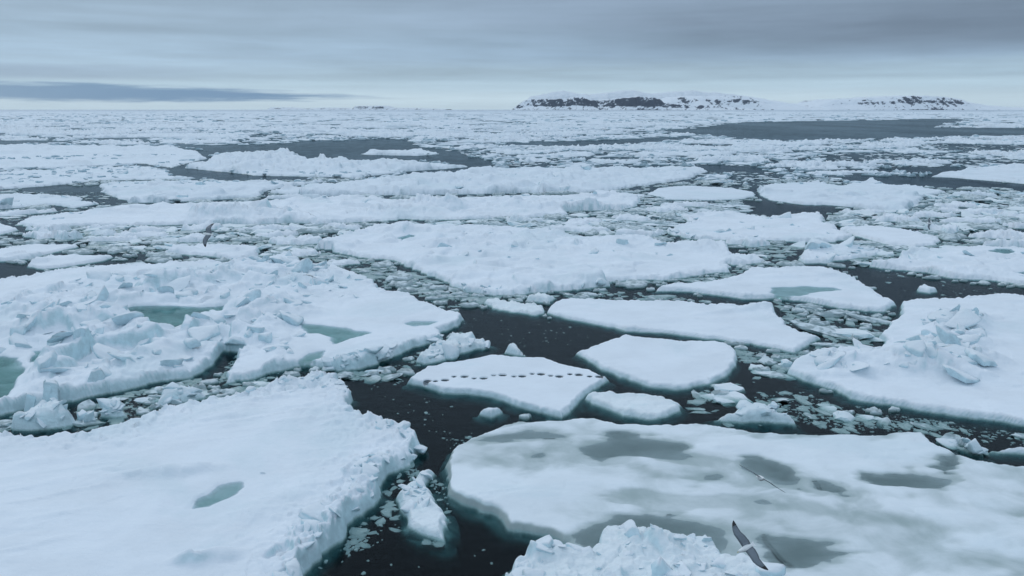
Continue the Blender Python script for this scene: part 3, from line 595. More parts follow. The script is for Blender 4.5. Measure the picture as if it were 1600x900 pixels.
  rub=[([(300,260),(335,243),(400,238),(450,239),(490,252),(650,255),(700,262),(600,268),(400,270)],1.9,3)],
  bumps=[(455,240,4,3,0,2),(520,250,1.5,2,0,1.5),(613,262,3,3,0,1.5)]),
 dict(l='small white island floe alone in the far left centre lead', h=.6, und=.2, rim=.3, rough=.5,
  p=[(560,240),(613,233),(680,238),(688,241),(653,244),(600,243)]),
]

# open water that stays almost clear of brash
CLEAR = [
 [(548,592),(600,585),(640,600),(700,622),(745,632),(730,660),(700,690),(690,720),(690,790),(760,810),(850,845),(790,890),(790,1100),(430,1100),(500,900),(580,835),(640,840),(660,850),(700,850),(705,810),(660,760),(665,690),(600,650),(556,620)],
 [(735,480),(850,498),(970,522),(900,555),(840,550),(800,535),(770,545),(765,530),(725,515),(715,500)],
 [(1150,600),(1160,575),(1230,590),(1290,615),(1300,630),(1330,665),(1290,672),(1250,660),(1220,630),(1170,625)],
 [(1345,412),(1380,425),(1500,442),(1600,450),(1900,480),(1900,485),(1500,462),(1410,468),(1360,445),(1340,430)],
 [(1205,385),(1245,385),(1243,408),(1210,410),(1195,400)],
 [(955,447),(1020,457),(1150,468),(1165,478),(1080,466),(950,464)],
 [(0,412),(40,418),(60,425),(0,437),(-100,437),(-100,412)],
 [(110,634),(160,622),(230,604),(230,612),(160,632),(130,640)],
 [(700,625),(745,625),(745,640),(700,650)],[(795,640),(850,652),(910,650),(930,640),(1000,660),(1050,658),(1090,640),(1080,620),(1050,614),(1000,612),(930,585),(950,600),(920,620),(900,640),(870,656)],
 # distance
 [(1048,205),(1107,200),(1147,193),(1200,191),(1280,189),(1387,188),(1480,185),(1501,188),(1456,195),(1453,200),(1600,200),(1900,202),(1900,214),(1600,211),(1493,213),(1432,216),(1387,215),(1360,217),(1227,220),(1173,217),(1120,212)],
 [(800,224),(960,219),(1053,215),(1093,217),(1013,221),(947,227),(880,229),(800,227)],
 [(280,227),(333,227),(400,227),(467,224),(480,220),(533,220),(600,217),(640,224),(632,229),(683,233),(720,237),(720,245),(747,249),(765,260),(733,264),(693,268),(640,271),(701,263),(733,257),(680,252),(488,250),(440,239),(400,237),(320,245),(299,237),(333,235),(315,231)],
 [(-200,222),(0,221),(53,220),(104,221),(53,225),(0,227),(-200,229)],
 [(133,217),(213,214),(229,217),(173,219)],
 [(264,265),(288,259),(293,265),(347,270),(400,276),(493,278),(427,282),(347,281),(293,276)],
 [(40,296),(107,291),(149,291),(160,304),(192,319),(160,321),(131,309),(107,307),(53,303)],
 [(-200,342),(0,339),(48,336),(19,349),(0,347),(-200,346)],
 [(1200,317),(1293,322),(1312,327),(1253,331),(1213,336),(1160,331),(1149,320)],
 [(1099,257),(1165,258),(1185,268),(1215,275),(1180,290),(1165,285),(1150,270),(1110,268)],
 [(1307,283),(1301,277),(1360,275),(1440,276),(1520,282),(1600,289),(1900,312),(1900,325),(1600,297),(1547,292),(1453,292),(1387,288)],
 [(1397,260),(1467,260),(1507,260),(1488,267),(1467,271),(1400,267)],
 [(1467,247),(1600,251),(1900,256),(1900,266),(1600,257),(1533,259)],
 [(1467,225),(1600,227),(1900,230),(1900,240),(1600,236),(1480,236)],
 [(1288,243),(1347,239),(1413,240),(1467,245),(1360,251),(1307,253)],
 [(920,247),(973,245),(987,248),(933,251)],[(800,259),(840,252),(859,260),(800,263)],[(933,261),(1040,259),(987,263)],
 [(1565,320),(1600,321),(1800,325),(1800,332),(1595,327)],
 [(720,303),(722,300),(745,303),(735,306)],[(570,202),(620,201),(622,203),(580,204)],[(1387,392),(1440,385),(1395,405),(1384,403)],
]

# footprints: pixel positions along the track, (x, y, long?)
FPT = [(668,594.5,1),(680.5,595,0),(695.5,593.5,1),(709.5,588,0),(726,588,1),(741,591,0),(756,591,1),(771.5,586.5,0),(785.5,586,1),(803,588,0),(816,587.5,1),(831.5,583.5,0),(845.5,584,1),(860.5,586.5,0),(874,587.5,1),(890.5,584,0),(904.5,585,1),(921.5,587.5,0),(936.5,588,1)]

floes = []
for i, f in enumerate(FL):
    h = f['h']*(.85 if f['h'] <= .3 else .56 if i in (2, 3, 4, 8, 10) else .70 if i < 11 else .50); P = poly_world(f['p'], h); lv0 = h*.80
    ponds = [(PW(a, lv0), lv0, dp, pm, sl_) for a, lv, dp, pm, sl_ in f.get('ponds', [])]
    rub = [(PW(a, h), rh*(1.15 if i == 1 else .95 if P[:, 1].mean() > 28 else .7), rs) for a, rh, rs in f.get('rub', [])]
    bm_ = []
    for (bx, by, s1, s2, an, bh) in f.get('bumps', []):
        x, y = onsea(bx, by, h); bm_.append((x, y, s1, s2, an, bh*.62))
    pr = None
    if f.get('prints'):
        pr = []
        for (qx, qy, big) in FPT:
            x, y = onsea(qx, qy, h); pr.append((x, y, 0.18 if big else 0.115, 0.18 if big else 0.13))
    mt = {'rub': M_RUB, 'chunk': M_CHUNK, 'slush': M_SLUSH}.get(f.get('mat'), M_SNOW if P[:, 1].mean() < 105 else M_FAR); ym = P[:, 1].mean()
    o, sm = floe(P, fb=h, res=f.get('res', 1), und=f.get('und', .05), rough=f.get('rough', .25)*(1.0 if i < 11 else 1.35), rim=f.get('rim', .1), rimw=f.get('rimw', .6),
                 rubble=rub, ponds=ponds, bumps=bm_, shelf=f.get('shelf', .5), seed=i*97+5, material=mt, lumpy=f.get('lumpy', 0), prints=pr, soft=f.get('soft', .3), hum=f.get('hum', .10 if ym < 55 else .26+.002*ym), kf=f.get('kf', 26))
    o['label'] = f['l']; o['category'] = 'ice floe'; o['group'] = 'ice floes drifting in the pack'
    floes.append((P, o, f['l']))
    for k, (bp_, n, s0, s1) in enumerate(f.get('blk', [])):
        add_blocks(o, sm, PW(bp_, h), n, s0, s1, i*13+k, tilt=.45)
    if not f.get('blk') and i > 20 and ym < 170 and 'smooth' not in f['l'] and 'flat' not in f['l']:
        add_blocks(o, sm, P, 22, .12+.001*ym, .35+.006*ym, i*17, tilt=.3)
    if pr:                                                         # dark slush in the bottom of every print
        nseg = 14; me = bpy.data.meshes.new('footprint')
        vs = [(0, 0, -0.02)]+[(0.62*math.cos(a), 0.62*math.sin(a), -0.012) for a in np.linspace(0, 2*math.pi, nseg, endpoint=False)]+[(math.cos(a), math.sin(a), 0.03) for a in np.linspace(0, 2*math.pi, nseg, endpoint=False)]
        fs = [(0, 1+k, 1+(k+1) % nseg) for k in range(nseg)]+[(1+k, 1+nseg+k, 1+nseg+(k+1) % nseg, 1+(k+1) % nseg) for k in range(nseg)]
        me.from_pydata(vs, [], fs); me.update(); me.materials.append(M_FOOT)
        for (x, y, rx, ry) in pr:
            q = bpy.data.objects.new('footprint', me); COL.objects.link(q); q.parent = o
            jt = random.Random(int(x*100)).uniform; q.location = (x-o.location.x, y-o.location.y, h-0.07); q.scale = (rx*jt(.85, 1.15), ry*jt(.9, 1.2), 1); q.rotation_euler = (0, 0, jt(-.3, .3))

# two upright slabs on the jumbled floe, and two by the near-left shore, as in the photograph
def slab(o, px, py, L, Wd, th, yaw, pitch, lift=0.2, roll=0.0):
    rr = random.Random(int(px*7+py)); me = BLK[rr.randrange(14)]
    x, y = onsea(px, py, 0.5); b = bpy.data.objects.new('ice_slab', me); COL.objects.link(b); b.parent = o
    zs = max(abs(v.co.z) for v in me.vertices)
    b.location = (x-o.location.x, y-o.location.y, lift*.8); b.rotation_euler = (roll, pitch, yaw); b.scale = (L*.37, Wd*.37, th*.5/zs)
O2 = floes[1][1]; O9 = floes[8][1]
slab(O2, 268, 455, 4.2, 1.6, .35, .55, -.42, .85, .5); slab(O2, 292, 462, 1.6, 1.2, .3, .7, -.6, .7, .5)
slab(O2, 84, 622, .9, .55, 1.3, .2, .1, .75); slab(O2, 76, 622, .5, .6, 1.2, .4, .15, .65); slab(O2, 46, 630, .6, .25, .8, 1.0, .5, .6)
slab(O2, 225, 520, 1.8, 1.4, .35, .3, -.3, .8); slab(O2, 165, 558, 1.6, 1.2, .45, -.3, .3, .8); slab(O2, 60, 522, 3.0, 1.2, .4, .35, -.2, .8)
slab(O2, 455, 502, 1.8, 1.5, .5, .5, .4, .8, .3); slab(O2, 130, 482, 2.4, 1.2, .35, .2, -.25, .9); slab(O2, 330, 530, 1.8, 1.1, .35, -.2, .2, .7)
slab(O9, 1505, 512, 2.6, 1.4, .35, .5, -.3, 1.1, .3); slab(O9, 1500, 545, 2.8, 1.2, .4, .1, -.15, 1.1); slab(O9, 1530, 568, 1.8, 1.2, .4, -.6, .35, 1.0); slab(O9, 1498, 590, 2.0, 1.1, .35, -.5, .3, .8); slab(O9, 1522, 500, .5, .4, .9, .2, .1, 1.0)

# ------------------------------------------------------------------ occupancy raster over (x/y, ln y)
RU, RV = 0.0012, 0.0035
ru0, rv0 = -0.82, math.log(13.0)
NU = int(1.64/RU); NV = int((math.log(9000)-rv0)/RV)
occ = np.zeros((NV, NU), np.uint8)                                  # 1 ice, 2 clear water
def uv(P): return (P[:, 0]/P[:, 1]-ru0)/RU, (np.log(np.maximum(P[:, 1], 1.0))-rv0)/RV
def stamp(P, val, grow=0.0, only0=False):
    if grow:
        c = P.mean(0); e = P-c; P = c+e*(1+grow/(np.linalg.norm(e, axis=1)+1e-6))[:, None]
    u, v = uv(P); i0 = max(int(v.min()), 0); i1 = min(int(v.max())+2, NV); j0 = max(int(u.min()), 0); j1 = min(int(u.max())+2, NU)
    if i1 <= i0 or j1 <= j0: return
    uu, vv = np.meshgrid(np.arange(j0, j1)+0.5, np.arange(i0, i1)+0.5); ins = np.zeros(uu.shape, bool); n = len(P)
    for k in range(n):
        ax, ay = u[k], v[k]; bx, by = u[(k+1) % n], v[(k+1) % n]
        if ay == by: continue
        ins ^= ((ay > vv) != (by > vv)) & (uu < ax+(vv-ay)*(bx-ax)/(by-ay))
    sub = occ[i0:i1, j0:j1]
    if only0: ins &= sub == 0
    sub[ins] = val
for c in CLEAR: stamp(PW(c, 0.1), 2)
for P, o, l in floes: stamp(P, 1)

def free(P, tol=0, ok2=False):
    u, v = uv(P); j = u.astype(int); i = v.astype(int)
    m_ = (i >= 0) & (i < NV) & (j >= 0) & (j < NU)
    if not m_.any(): return False
    s = occ[i[m_], j[m_]]
    bad = (s == 1) | ((s == 2) & (not ok2)); return bad.sum() <= tol

def outline(cx, cy, r, n, asp, an, g):
    a = np.linspace(0, 2*math.pi, n, endpoint=False)+g.uniform(-.25, .25, n)*(6.28/n)
    k = 1+0.22*g.standard_normal(n); k += 0.14*np.cos(2*a+g.uniform(0, 6))+0.12*np.cos(3*a+g.uniform(0, 6)); k = np.clip(k, .55, 1.5)
    x = r*asp*k*np.cos(a); y = r/asp*k*np.sin(a)
    return np.column_stack((cx+x*math.cos(an)-y*math.sin(an), cy+x*math.sin(an)+y*math.cos(an)))

def low_floe(P, h, g, hum=0.15):
    """rings: underwater foot, waterline wall, rim, inner ring, centre"""
    c = P.mean(0); n = len(P); e = P-c
    rim = h*(1+hum*g.standard_normal(n)).clip(0.5, 2.2); inn = h*(1+hum*1.6*np.abs(g.standard_normal(n))).clip(0.6, 3.0)
    R0 = np.column_stack((c+e*1.06, np.full(n, -0.30))); R1 = np.column_stack((c+e*1.0, np.full(n, -0.02)))
    R2 = np.column_stack((c+e*(0.97-0.03*g.random(n))[:, None], rim*0.85)); R3 = np.column_stack((c+e*(0.62+0.2*g.random(n))[:, None], inn))
    V = np.vstack((R0, R1, R2, R3, [[c[0], c[1], h*(1+hum*g.standard_normal())]]))
    i = np.arange(n); j = (i+1) % n; F = []
    for a in (0, n, 2*n):
        F.append(np.column_stack((a+i, a+j, a+n+j))); F.append(np.column_stack((a+i, a+n+j, a+n+i)))
    F.append(np.column_stack((3*n+i, 3*n+j, np.full(n, 4*n)))); return V, np.vstack(F)

class Bag:
    def __init__(s): s.V = []; s.F = []; s.n = 0
    def add(s, V, F): s.V.append(V); s.F.append(F+s.n); s.n += len(V)
    def mesh(s, name, smooth=False): return mesh_np(name, np.vstack(s.V), np.vstack(s.F), smooth)

# darts: big pieces first, then ever smaller ones in the gaps
g = np.random.default_rng(11)
cand = []                                                           # (pixel width, P, h, y)
def throw(n, r0, r1, v0, v1, fill_h, asp=(1.0, 1.5), npt=11, px=True, ok2=False, gap=0.0):
    """r in render pixels (804 px per unit of x/y) or metres"""
    u_ = g.uniform(-.78, .78, n); v_ = g.uniform(v0, v1, n); r_ = np.exp(g.uniform(math.log(r0), math.log(r1), n)); r_.sort(); r_ = r_[::-1]
    for k in range(n):
        y = math.exp(v_[k]); x = u_[k]*y
        ii = int((v_[k]-rv0)/RV); jj = int((u_[k]-ru0)/RU)
        if ii < 0 or ii >= NV or occ[ii, jj] == 1 or (occ[ii, jj] == 2 and not ok2): continue
        r = r_[k]*y/804 if px else r_[k]
        P = outline(x, y, r, npt, g.uniform(*asp), g.uniform(-.5, .5), g)
        c = P.mean(0)
        if not free(np.vstack((c+(P-c)*(1+gap), c+(P-c)*.55)), 0, ok2): continue
        stamp(P, 1); cand.append((2*r/y*804*1.2, P, fill_h(r, y), y))
lnm = math.log
hn = lambda r, y: min(0.30, 0.05+0.12*r+0.04*g.random())
hf = lambda r, y: min(0.7, 0.15+0.010*r+0.13*g.random())
# near and middle channels
throw(1500, 9, 22, lnm(52), lnm(140), hn, npt=13)
throw(2200, 4, 9, lnm(30), lnm(140), hn, npt=11, gap=.1)
throw(6000, 2.0, 4, lnm(45), lnm(140), hn, npt=9, gap=.2)
# distance: the pack out to the horizon
throw(1500, 30, 70, lnm(135), lnm(700), hf, (1.0, 1.9), npt=18, gap=.16)
throw(4000, 14, 30, lnm(130), lnm(1500), hf, (1.0, 1.8), npt=14, gap=.3)
throw(12000, 6, 14, lnm(120), lnm(4000), hf, (1.0, 1.8), npt=11, gap=.45)
throw(26000, 2.5, 6, lnm(115), lnm(4500), hf, (1.0, 1.7), npt=8, gap=.7)
print('darts', len(cand))
cand.sort(key=lambda c: -c[0])

def zone_words(P, y):
    c = P.mean(0); u = c[0]/c[1]
    side = 'at the far left' if u < -.4 else 'left of centre' if u < -.13 else 'near the centre' if u < .13 else 'right of centre' if u < .4 else 'at the far right'
    best = min(floes, key=lambda f: np.min(np.hypot(f[0][:, 0]-c[0], f[0][:, 1]-c[1]))) if y < 120 else None
    return side, best
SHORT = {}
for i, (P, o, l) in enumerate(floes): SHORT[l] = l.split(',')[0]
NIND = 300-len(floes)
near_bag, far_bag = Bag(), Bag()
for k, (w_, P, h, y) in enumerate(cand):
    if k < NIND:
        if w_ > 34 and y < 700:
            o, _ = floe(P, fb=h, res=1.0, und=.08+.0010*y, rough=min(.5, .10+.004*y), rim=.15+.0015*y, rimw=1.0, seed=k*31+900, lumpy=(.12+.002*y if k % 3 else .35+.003*y), shelf=.5,
                        material=M_SNOW if y < 105 else M_FAR, hum=.1+.0015*y)
            if o is None: continue
        else:
            V, F = low_floe(P, h, g, 0.28); org = np.array((*P.mean(0), 0)); me = mesh_np('ice_floe', V-org, F, True)
            o = link('ice_floe', me, [M_SNOW if y < 105 else M_FAR]); o.location = org
        side, best = zone_words(P, y)
        szw = 'wide' if w_ > 70 else 'mid-sized' if w_ > 34 else 'small'
        e = P-P.mean(0); el = (e[:, 0].max()-e[:, 0].min())/(e[:, 1].max()-e[:, 1].min()+1e-6); shp_ = 'elongated' if el > 1.5 else 'rounded' if el > .9 else 'irregular'
        if best is not None: lab = '%s %s floe beside the %s' % (szw, shp_, ' '.join(SHORT[best[2]].split()[:9]))
        else: lab = '%s %s snowy floe in the %s pack ice %s' % (szw, shp_, 'middle distance' if y < 220 else 'distant' if y < 600 else 'remote', side)
        o['label'] = ' '.join(lab.split()[:16]); o['category'] = 'ice floe'; o['group'] = 'floes: '+lab
    else:
        V, F = low_floe(P, h, g, 0.30 if y < 140 else 0.5); (near_bag if y < 140 else far_bag).add(V, F)
# hummocks and upturned blocks scattered over the distant floes
LMP = [lump_arrays(s, 1, .55) for s in range(8)]; LM0 = [lump_arrays(50+s, 1, .5, .16) for s in range(8)]
ICO = []
for s in range(10):
    V, F = lump_arrays(80+s, 1, .5, .2); ICO.append((V, F))
def tiny(seed):
    r_ = np.random.default_rng(seed); n = 6
    a = np.linspace(0, 6.283, n, endpoint=False)+r_.uniform(-.3, .3, n)
    top = np.column_stack((.75*np.cos(a), .75*np.sin(a), .42+.25*r_.random(n)))*np.array((1, 1, 1)); mid = np.column_stack((1.05*np.cos(a+.3), 1.05*np.sin(a+.3), -.25+0*a))
    mid[:, :2] *= (1+.25*r_.standard_normal(n))[:, None]
    V = np.vstack((top, mid, [[0, 0, .62+.3*r_.random()]])); i = np.arange(n); j = (i+1) % n
    F = np.vstack((np.column_stack((n+i, n+j, j)), np.column_stack((n+i, j, i)), np.column_stack((i, j, np.full(n, 2*n))))); return V, F
TINY = [tiny(s) for s in range(12)]
def put_lump(bag, src, x, y, z, sx_, sy_, sz_, an):
    V, F = src; ca, sa = math.cos(an), math.sin(an)
    Q = V*np.array((sx_, sy_, sz_)); bag.add(np.column_stack((x+Q[:, 0]*ca-Q[:, 1]*sa, y+Q[:, 0]*sa+Q[:, 1]*ca, z+Q[:, 2])), F)
for k in range(15000):
    v = g.uniform(lnm(130), lnm(3500)); y = math.exp(v); u = g.uniform(-.78, .78); x = u*y
    ii = int((v-rv0)/RV); jj = int((u-ru0)/RU)
    if occ[ii, jj] != 1: continue
    # hummocks gather in ridges
    if fbm(np.array([x/60.0]), np.array([y/25.0]), 5, 3)[0] < 0.05: continue
    s = min(y*0.0035*g.uniform(.35, 1.1), 2.2)
    put_lump(far_bag, TINY[k % 12], x, y, 0.35, s*g.uniform(.8, 2.2), s*g.uniform(.6, 1.2), s*g.uniform(.5, 1.1), g.uniform(-.4, .4))
if near_bag.n: link('floe_fragments', near_bag.mesh('floe_fragments', True), [M_CHUNK], kind='stuff', label='crowd of small flat floe fragments filling the channels between the floes', category='brash ice')
link('distant_pack_ice', far_bag.mesh('distant_pack_ice', False), [M_FAR], kind='stuff', label='countless small white floes and hummocks packed together out towards the horizon', category='pack ice')

# ------------------------------------------------------------------ chunks and brash between the near floes
chunks = []; brash = Bag(); far_brash = Bag()
zones = [ # polygon px, number, radius range m, label
 ([(0,640),(60,625),(130,632),(250,600),(350,585),(352,600),(400,590),(500,578),(520,584),(400,607),(260,633),(140,668),(0,668)], 700, .05, .42, 'the channel between the smooth corner floe and the jumbled left floe'),
 ([(340,598),(360,560),(385,548),(400,560),(440,580),(400,600)], 130, .05, .22, 'the inlet on the lower side of the jumbled left floe'),
 ([(500,392),(560,402),(640,425),(700,448),(770,465),(740,480),(690,478),(640,452),(590,440),(540,418),(470,400)], 1500, .06, .55, 'the brash channel above the jumbled left floe'),
 ([(520,585),(600,575),(700,530),(720,515),(740,528),(660,560),(640,590),(620,600)], 260, .06, .45, 'the gap left of the footprint floe'),
 ([(590,740),(640,720),(660,740),(620,780),(630,830),(580,850),(540,870),(520,870),(560,820),(600,780)], 330, .03, .20, 'the dark lead beside the crumbling corner floe'),
 ([(660,735),(700,760),(705,810),(690,850),(660,845),(640,740)], 60, .04, .16, 'the dark lead around the broken slab floe'),
 ([(690,680),(740,670),(760,690),(705,700)], 30, .03, .12, 'the top left corner of the pond floe'),
 ([(1130,600),(1160,560),(1240,560),(1230,585),(1160,600),(1150,625),(1100,650),(1080,640),(1090,612)], 240, .07, .50, 'the lead right of the shield shaped floe'),
 ([(1180,610),(1260,610),(1330,640),(1400,655),(1500,665),(1700,690),(1700,705),(1600,695),(1480,685),(1430,670),(1350,675),(1250,668),(1100,660),(1180,640)], 950, .04, .34, 'the narrow channel above the pond floe'),
 ([(1330,630),(1400,645),(1600,675),(1700,690),(1700,700),(1480,672),(1380,650)], 900, .03, .12, 'the narrow channel above the pond floe'),
 ([(1215,470),(1330,488),(1395,490),(1380,520),(1340,548),(1280,545),(1250,515),(1225,500)], 300, .07, .50, 'the pool of rafted slabs right of the two-plate floe'),
 ([(1240,548),(1300,525),(1360,540),(1280,548),(1230,562),(1150,565),(1150,545)], 260, .06, .35, 'the gap above the ridged right floe'),
 ([(1000,437),(1110,432),(1150,418),(1200,400),(1250,410),(1180,420),(1110,440),(1020,442),(960,450)], 300, .08, .5, 'the narrow gap between the central floe and the olive pond floe'),
 ([(700,455),(860,462),(950,452),(1060,462),(1180,472),(1050,468),(860,465),(740,480)], 240, .08, .5, 'the gap below the central floe'),
 ([(1030,370),(1200,380),(1250,385),(1240,400),(1190,400),(1140,385),(1050,380)], 300, .1, .7, 'the gap behind the central floe'),
 ([(1290,380),(1480,380),(1600,380),(1600,386),(1440,388),(1390,405),(1350,415),(1300,385)], 600, .1, .8, 'the rubble behind the right edge floe'),
 ([(60,356),(500,350),(580,356),(500,378),(400,384),(250,395),(180,397),(120,378),(50,372)], 2600, .1, .9, 'the wide brash field above the jumbled left floe'),
 ([(400,375),(500,378),(480,395),(520,412),(470,400),(410,400)], 400, .12, .8, 'the brash beside the flat plate'),
 ([(560,350),(700,346),(900,335),(1000,325),(1080,330),(1060,345),(1040,372),(980,370),(800,356),(700,352)], 2600, .1, 1.0, 'the brash field behind the central floe'),
 ([(940,300),(1010,300),(1060,314),(1160,316),(1180,330),(1050,333),(980,325)], 1200, .15, 1.0, 'the brash around the oval floe'),
 ([(1330,330),(1500,300),(1600,300),(1700,330),(1600,345),(1480,372),(1300,350)], 2600, .15, 1.3, 'the broken ice field at the right'),
 ([(1090,268),(1300,270),(1320,282),(1200,290),(1100,286)], 500, .2, 1.2, 'the broken ice behind the oval floe'),
 ([(700,235),(1100,230),(1500,215),(1600,215),(1600,260),(1300,262),(1100,258),(800,262)], 1500, .4, 1.6, 'the far broken ice'),
 ([(0,300),(160,300),(200,320),(60,345),(0,350)], 250, .15, .8, 'the grey pool at the left'),
 ([(548,592),(740,632),(700,700),(620,650)], 40, .03, .10, 'the dark central lead'), ([(735,480),(970,522),(840,550),(715,500)], 60, .03, .09, 'the open pool at the centre'),
 ([(1345,412),(1600,455),(1410,468)], 50, .05, .3, 'the dark lead at the right'), ([(500,870),(830,850),(780,900),(470,900)], 16, .03, .10, 'the dark lead at the bottom edge'),
]
gg = np.random.default_rng(23)
def tri_area(P): return 1
for zi, (zp, n, r0, r1, lab) in enumerate(zones):
    Q = PW(zp, .05); x0, y0 = Q.min(0); x1, y1 = Q.max(0)
    m_ = n*14; v_ = gg.uniform(lnm(y0), lnm(y1), m_); y = np.exp(v_); x = gg.uniform((Q[:, 0]/Q[:, 1]).min(), (Q[:, 0]/Q[:, 1]).max(), m_)*y
    ok = psd(x, y, Q) > 0
    ii = np.clip(((v_-rv0)/RV).astype(int), 0, NV-1); jj = np.clip(((x/y-ru0)/RU).astype(int), 0, NU-1)
    ok &= occ[ii, jj] != 1
    clump = fbm(x/2.2, y/2.2, 300+zi, 3) > (-.12 if n > 100 else -9)
    ok &= clump | (gg.random(m_) < .15)
    x = x[ok][:n]; y = y[ok][:n]
    x = x[:int(len(x)*.62)+1]; y = y[:len(x)]; r = r0*(r1*1.0/r0)**(gg.random(len(x))**3.0)
    for a, b, c in zip(x, y, r): chunks.append((2*c/b*1256, a, b, c, lab))
chunks.sort(key=lambda c: -c[0])
CH = []
for s in range(10):
    V, F = lump_arrays(200+s, 2, .55, .10); 
    V = V*(1+.10*np.random.default_rng(s).standard_normal(len(V)))[:, None]; me = mesh_np('ice_chunk', V, F, False); me.materials.append(M_CHUNK if s % 2 else M_RUB); CH.append(me)
for k, (w_, x, y, r, lab) in enumerate(chunks):
    fl = gg.uniform(.35, .75)
    if k < 290:
        o = bpy.data.objects.new('ice_chunk', CH[k % 10]); COL.objects.link(o); o.location = (x, y, -.02)
        o.rotation_euler = (gg.normal(0, .15), gg.normal(0, .15), gg.uniform(0, 6.28)); o.scale = (r*gg.uniform(.9, 1.5), r*gg.uniform(.7, 1.1), r*fl)
        szw = 'large' if w_ > 38 else 'medium' if w_ > 24 else 'small'
        o['label'] = '%s wet ice chunk floating in %s' % (szw, lab); o['category'] = 'ice chunk'; o['group'] = '%s chunks in %s' % (szw, lab)
    else:
        px_ = w_; bag_ = brash if y < 80 else far_brash; src = ICO[k % 10] if px_ > 9 else TINY[k % 12]
        put_lump(bag_, src, x, y, -.02, r*gg.uniform(.8, 1.7), r*gg.uniform(.7, 1.2), r*fl*(.8 if px_ > 9 else .7), gg.uniform(0, 6.28))
link('brash_ice', brash.mesh('brash_ice', False), [M_CHUNK], kind='stuff', label='fine brash ice crumbs floating in the leads between the floes', category='brash ice')
link('distant_brash_ice', far_brash.mesh('distant_brash_ice', False), [M_FAR], kind='stuff', label='brash ice filling the gaps between the more distant floes', category='brash ice')
print('chunks', len(chunks))

# rafted slabs in the pool at the right, and piled chunks by the near-left shore: things of their own
def piece(name, px, py, L, Wd, th, yaw, tx, ty, z, lab, mi=0, mtl=None):
    me = CH[mi % 10]; x, y = onsea(px, py, z); o = bpy.data.objects.new(name, me); COL.objects.link(o)
    o.location = (x, y, z*.5); o.rotation_euler = (tx, ty, yaw); o.scale = (L/2.2, Wd/2, th); o['label'] = lab; o['category'] = 'ice slab' if 'slab' in name else 'ice chunk'
    return o
piece('ice_slab', 1290, 518, 4.4, 1.0, .45, -.75, .15, .1, .12, 'long grey blue slab lying diagonally, lowest of the rafted slabs in the right pool', 1)
piece('ice_slab', 1330, 519, 3.0, 1.1, .55, -.55, .1, -.1, .25, 'bright blue white slab resting across the rafted slabs in the right pool', 2)
piece('ice_slab', 1312, 489, 2.6, .8, .5, .35, .1, .1, .15, 'grey curved slab at the back of the rafted slabs', 3)
piece('ice_slab', 1265, 479, 1.8, .8, .45, .3, .1, .1, .15, 'small slab just under the left part of the olive pond floe', 5)
piece('ice_slab', 1362, 499, 2.6, .6, .4, -.5, .1, .1, .12, 'thin pointed slab at the right of the rafted slab pool', 7)
piece('ice_slab', 1305, 540, 2.2, .5, .3, -.35, .0, .0, .08, 'low thin slab below the rafted slabs', 9)
piece('ice_chunk', 1305+15, 650, .8, .75, .38, .2, .1, .1, .10, 'bright faceted chunk with a cupped top alone in the dark part of the right channel', 4)
piece('ice_chunk', 1140, 606, 1.25, .9, .42, .2, .1, .1, .12, 'bright rounded chunk beside the lower right side of the shield shaped floe', 6)
piece('ice_chunk', 1130, 626, .8, .4, .22, -.3, .1, .1, .08, 'flat pointed chunk below the bright rounded chunk', 8)
piece('ice_chunk', 1228, 566, .7, .5, .6, .2, .1, .1, .25, 'upright rounded chunk at the left tip of the ridged right floe', 2)
heaps = [
 dict(l='cauliflower-like heap of white rubble below the two upright blocks at the left', p=[(12,660),(30,645),(52,634),(75,622),(98,620),(106,640),(128,650),(137,660),(100,669),(50,674),(25,672)], h=.5, lump=.45),
 dict(l='small mound of rubble in the channel at the top of the corner floe', p=[(155,650),(160,634),(185,633),(205,642),(210,650),(180,656)], h=.32, lump=.3),
 dict(l='ridge of knobbly rubble along the upper edge of the corner floe', p=[(215,644),(235,630),(255,612),(280,607),(305,606),(332,610),(347,617),(300,629),(250,638)], h=.35, lump=.35),
 dict(l='low crust of rubble trailing right from the knobbly ridge on the corner floe edge', p=[(112,652),(125,642),(140,648),(155,650),(160,660),(135,663)], h=.28, lump=.28)]
for i, f in enumerate(heaps):
    P = poly_world(f['p'], f['h']); o, sm = floe(P, fb=f['h'], res=.8, und=.08, rough=.12, rim=.1, rimw=.3, lumpy=f['lump']*1.3, shelf=.3, seed=4000+i, material=M_RUB, name='ice_heap')
    add_blocks(o, sm, P, 16, .07, .3, 77+i); o['label'] = f['l']; o['category'] = 'ice heap'

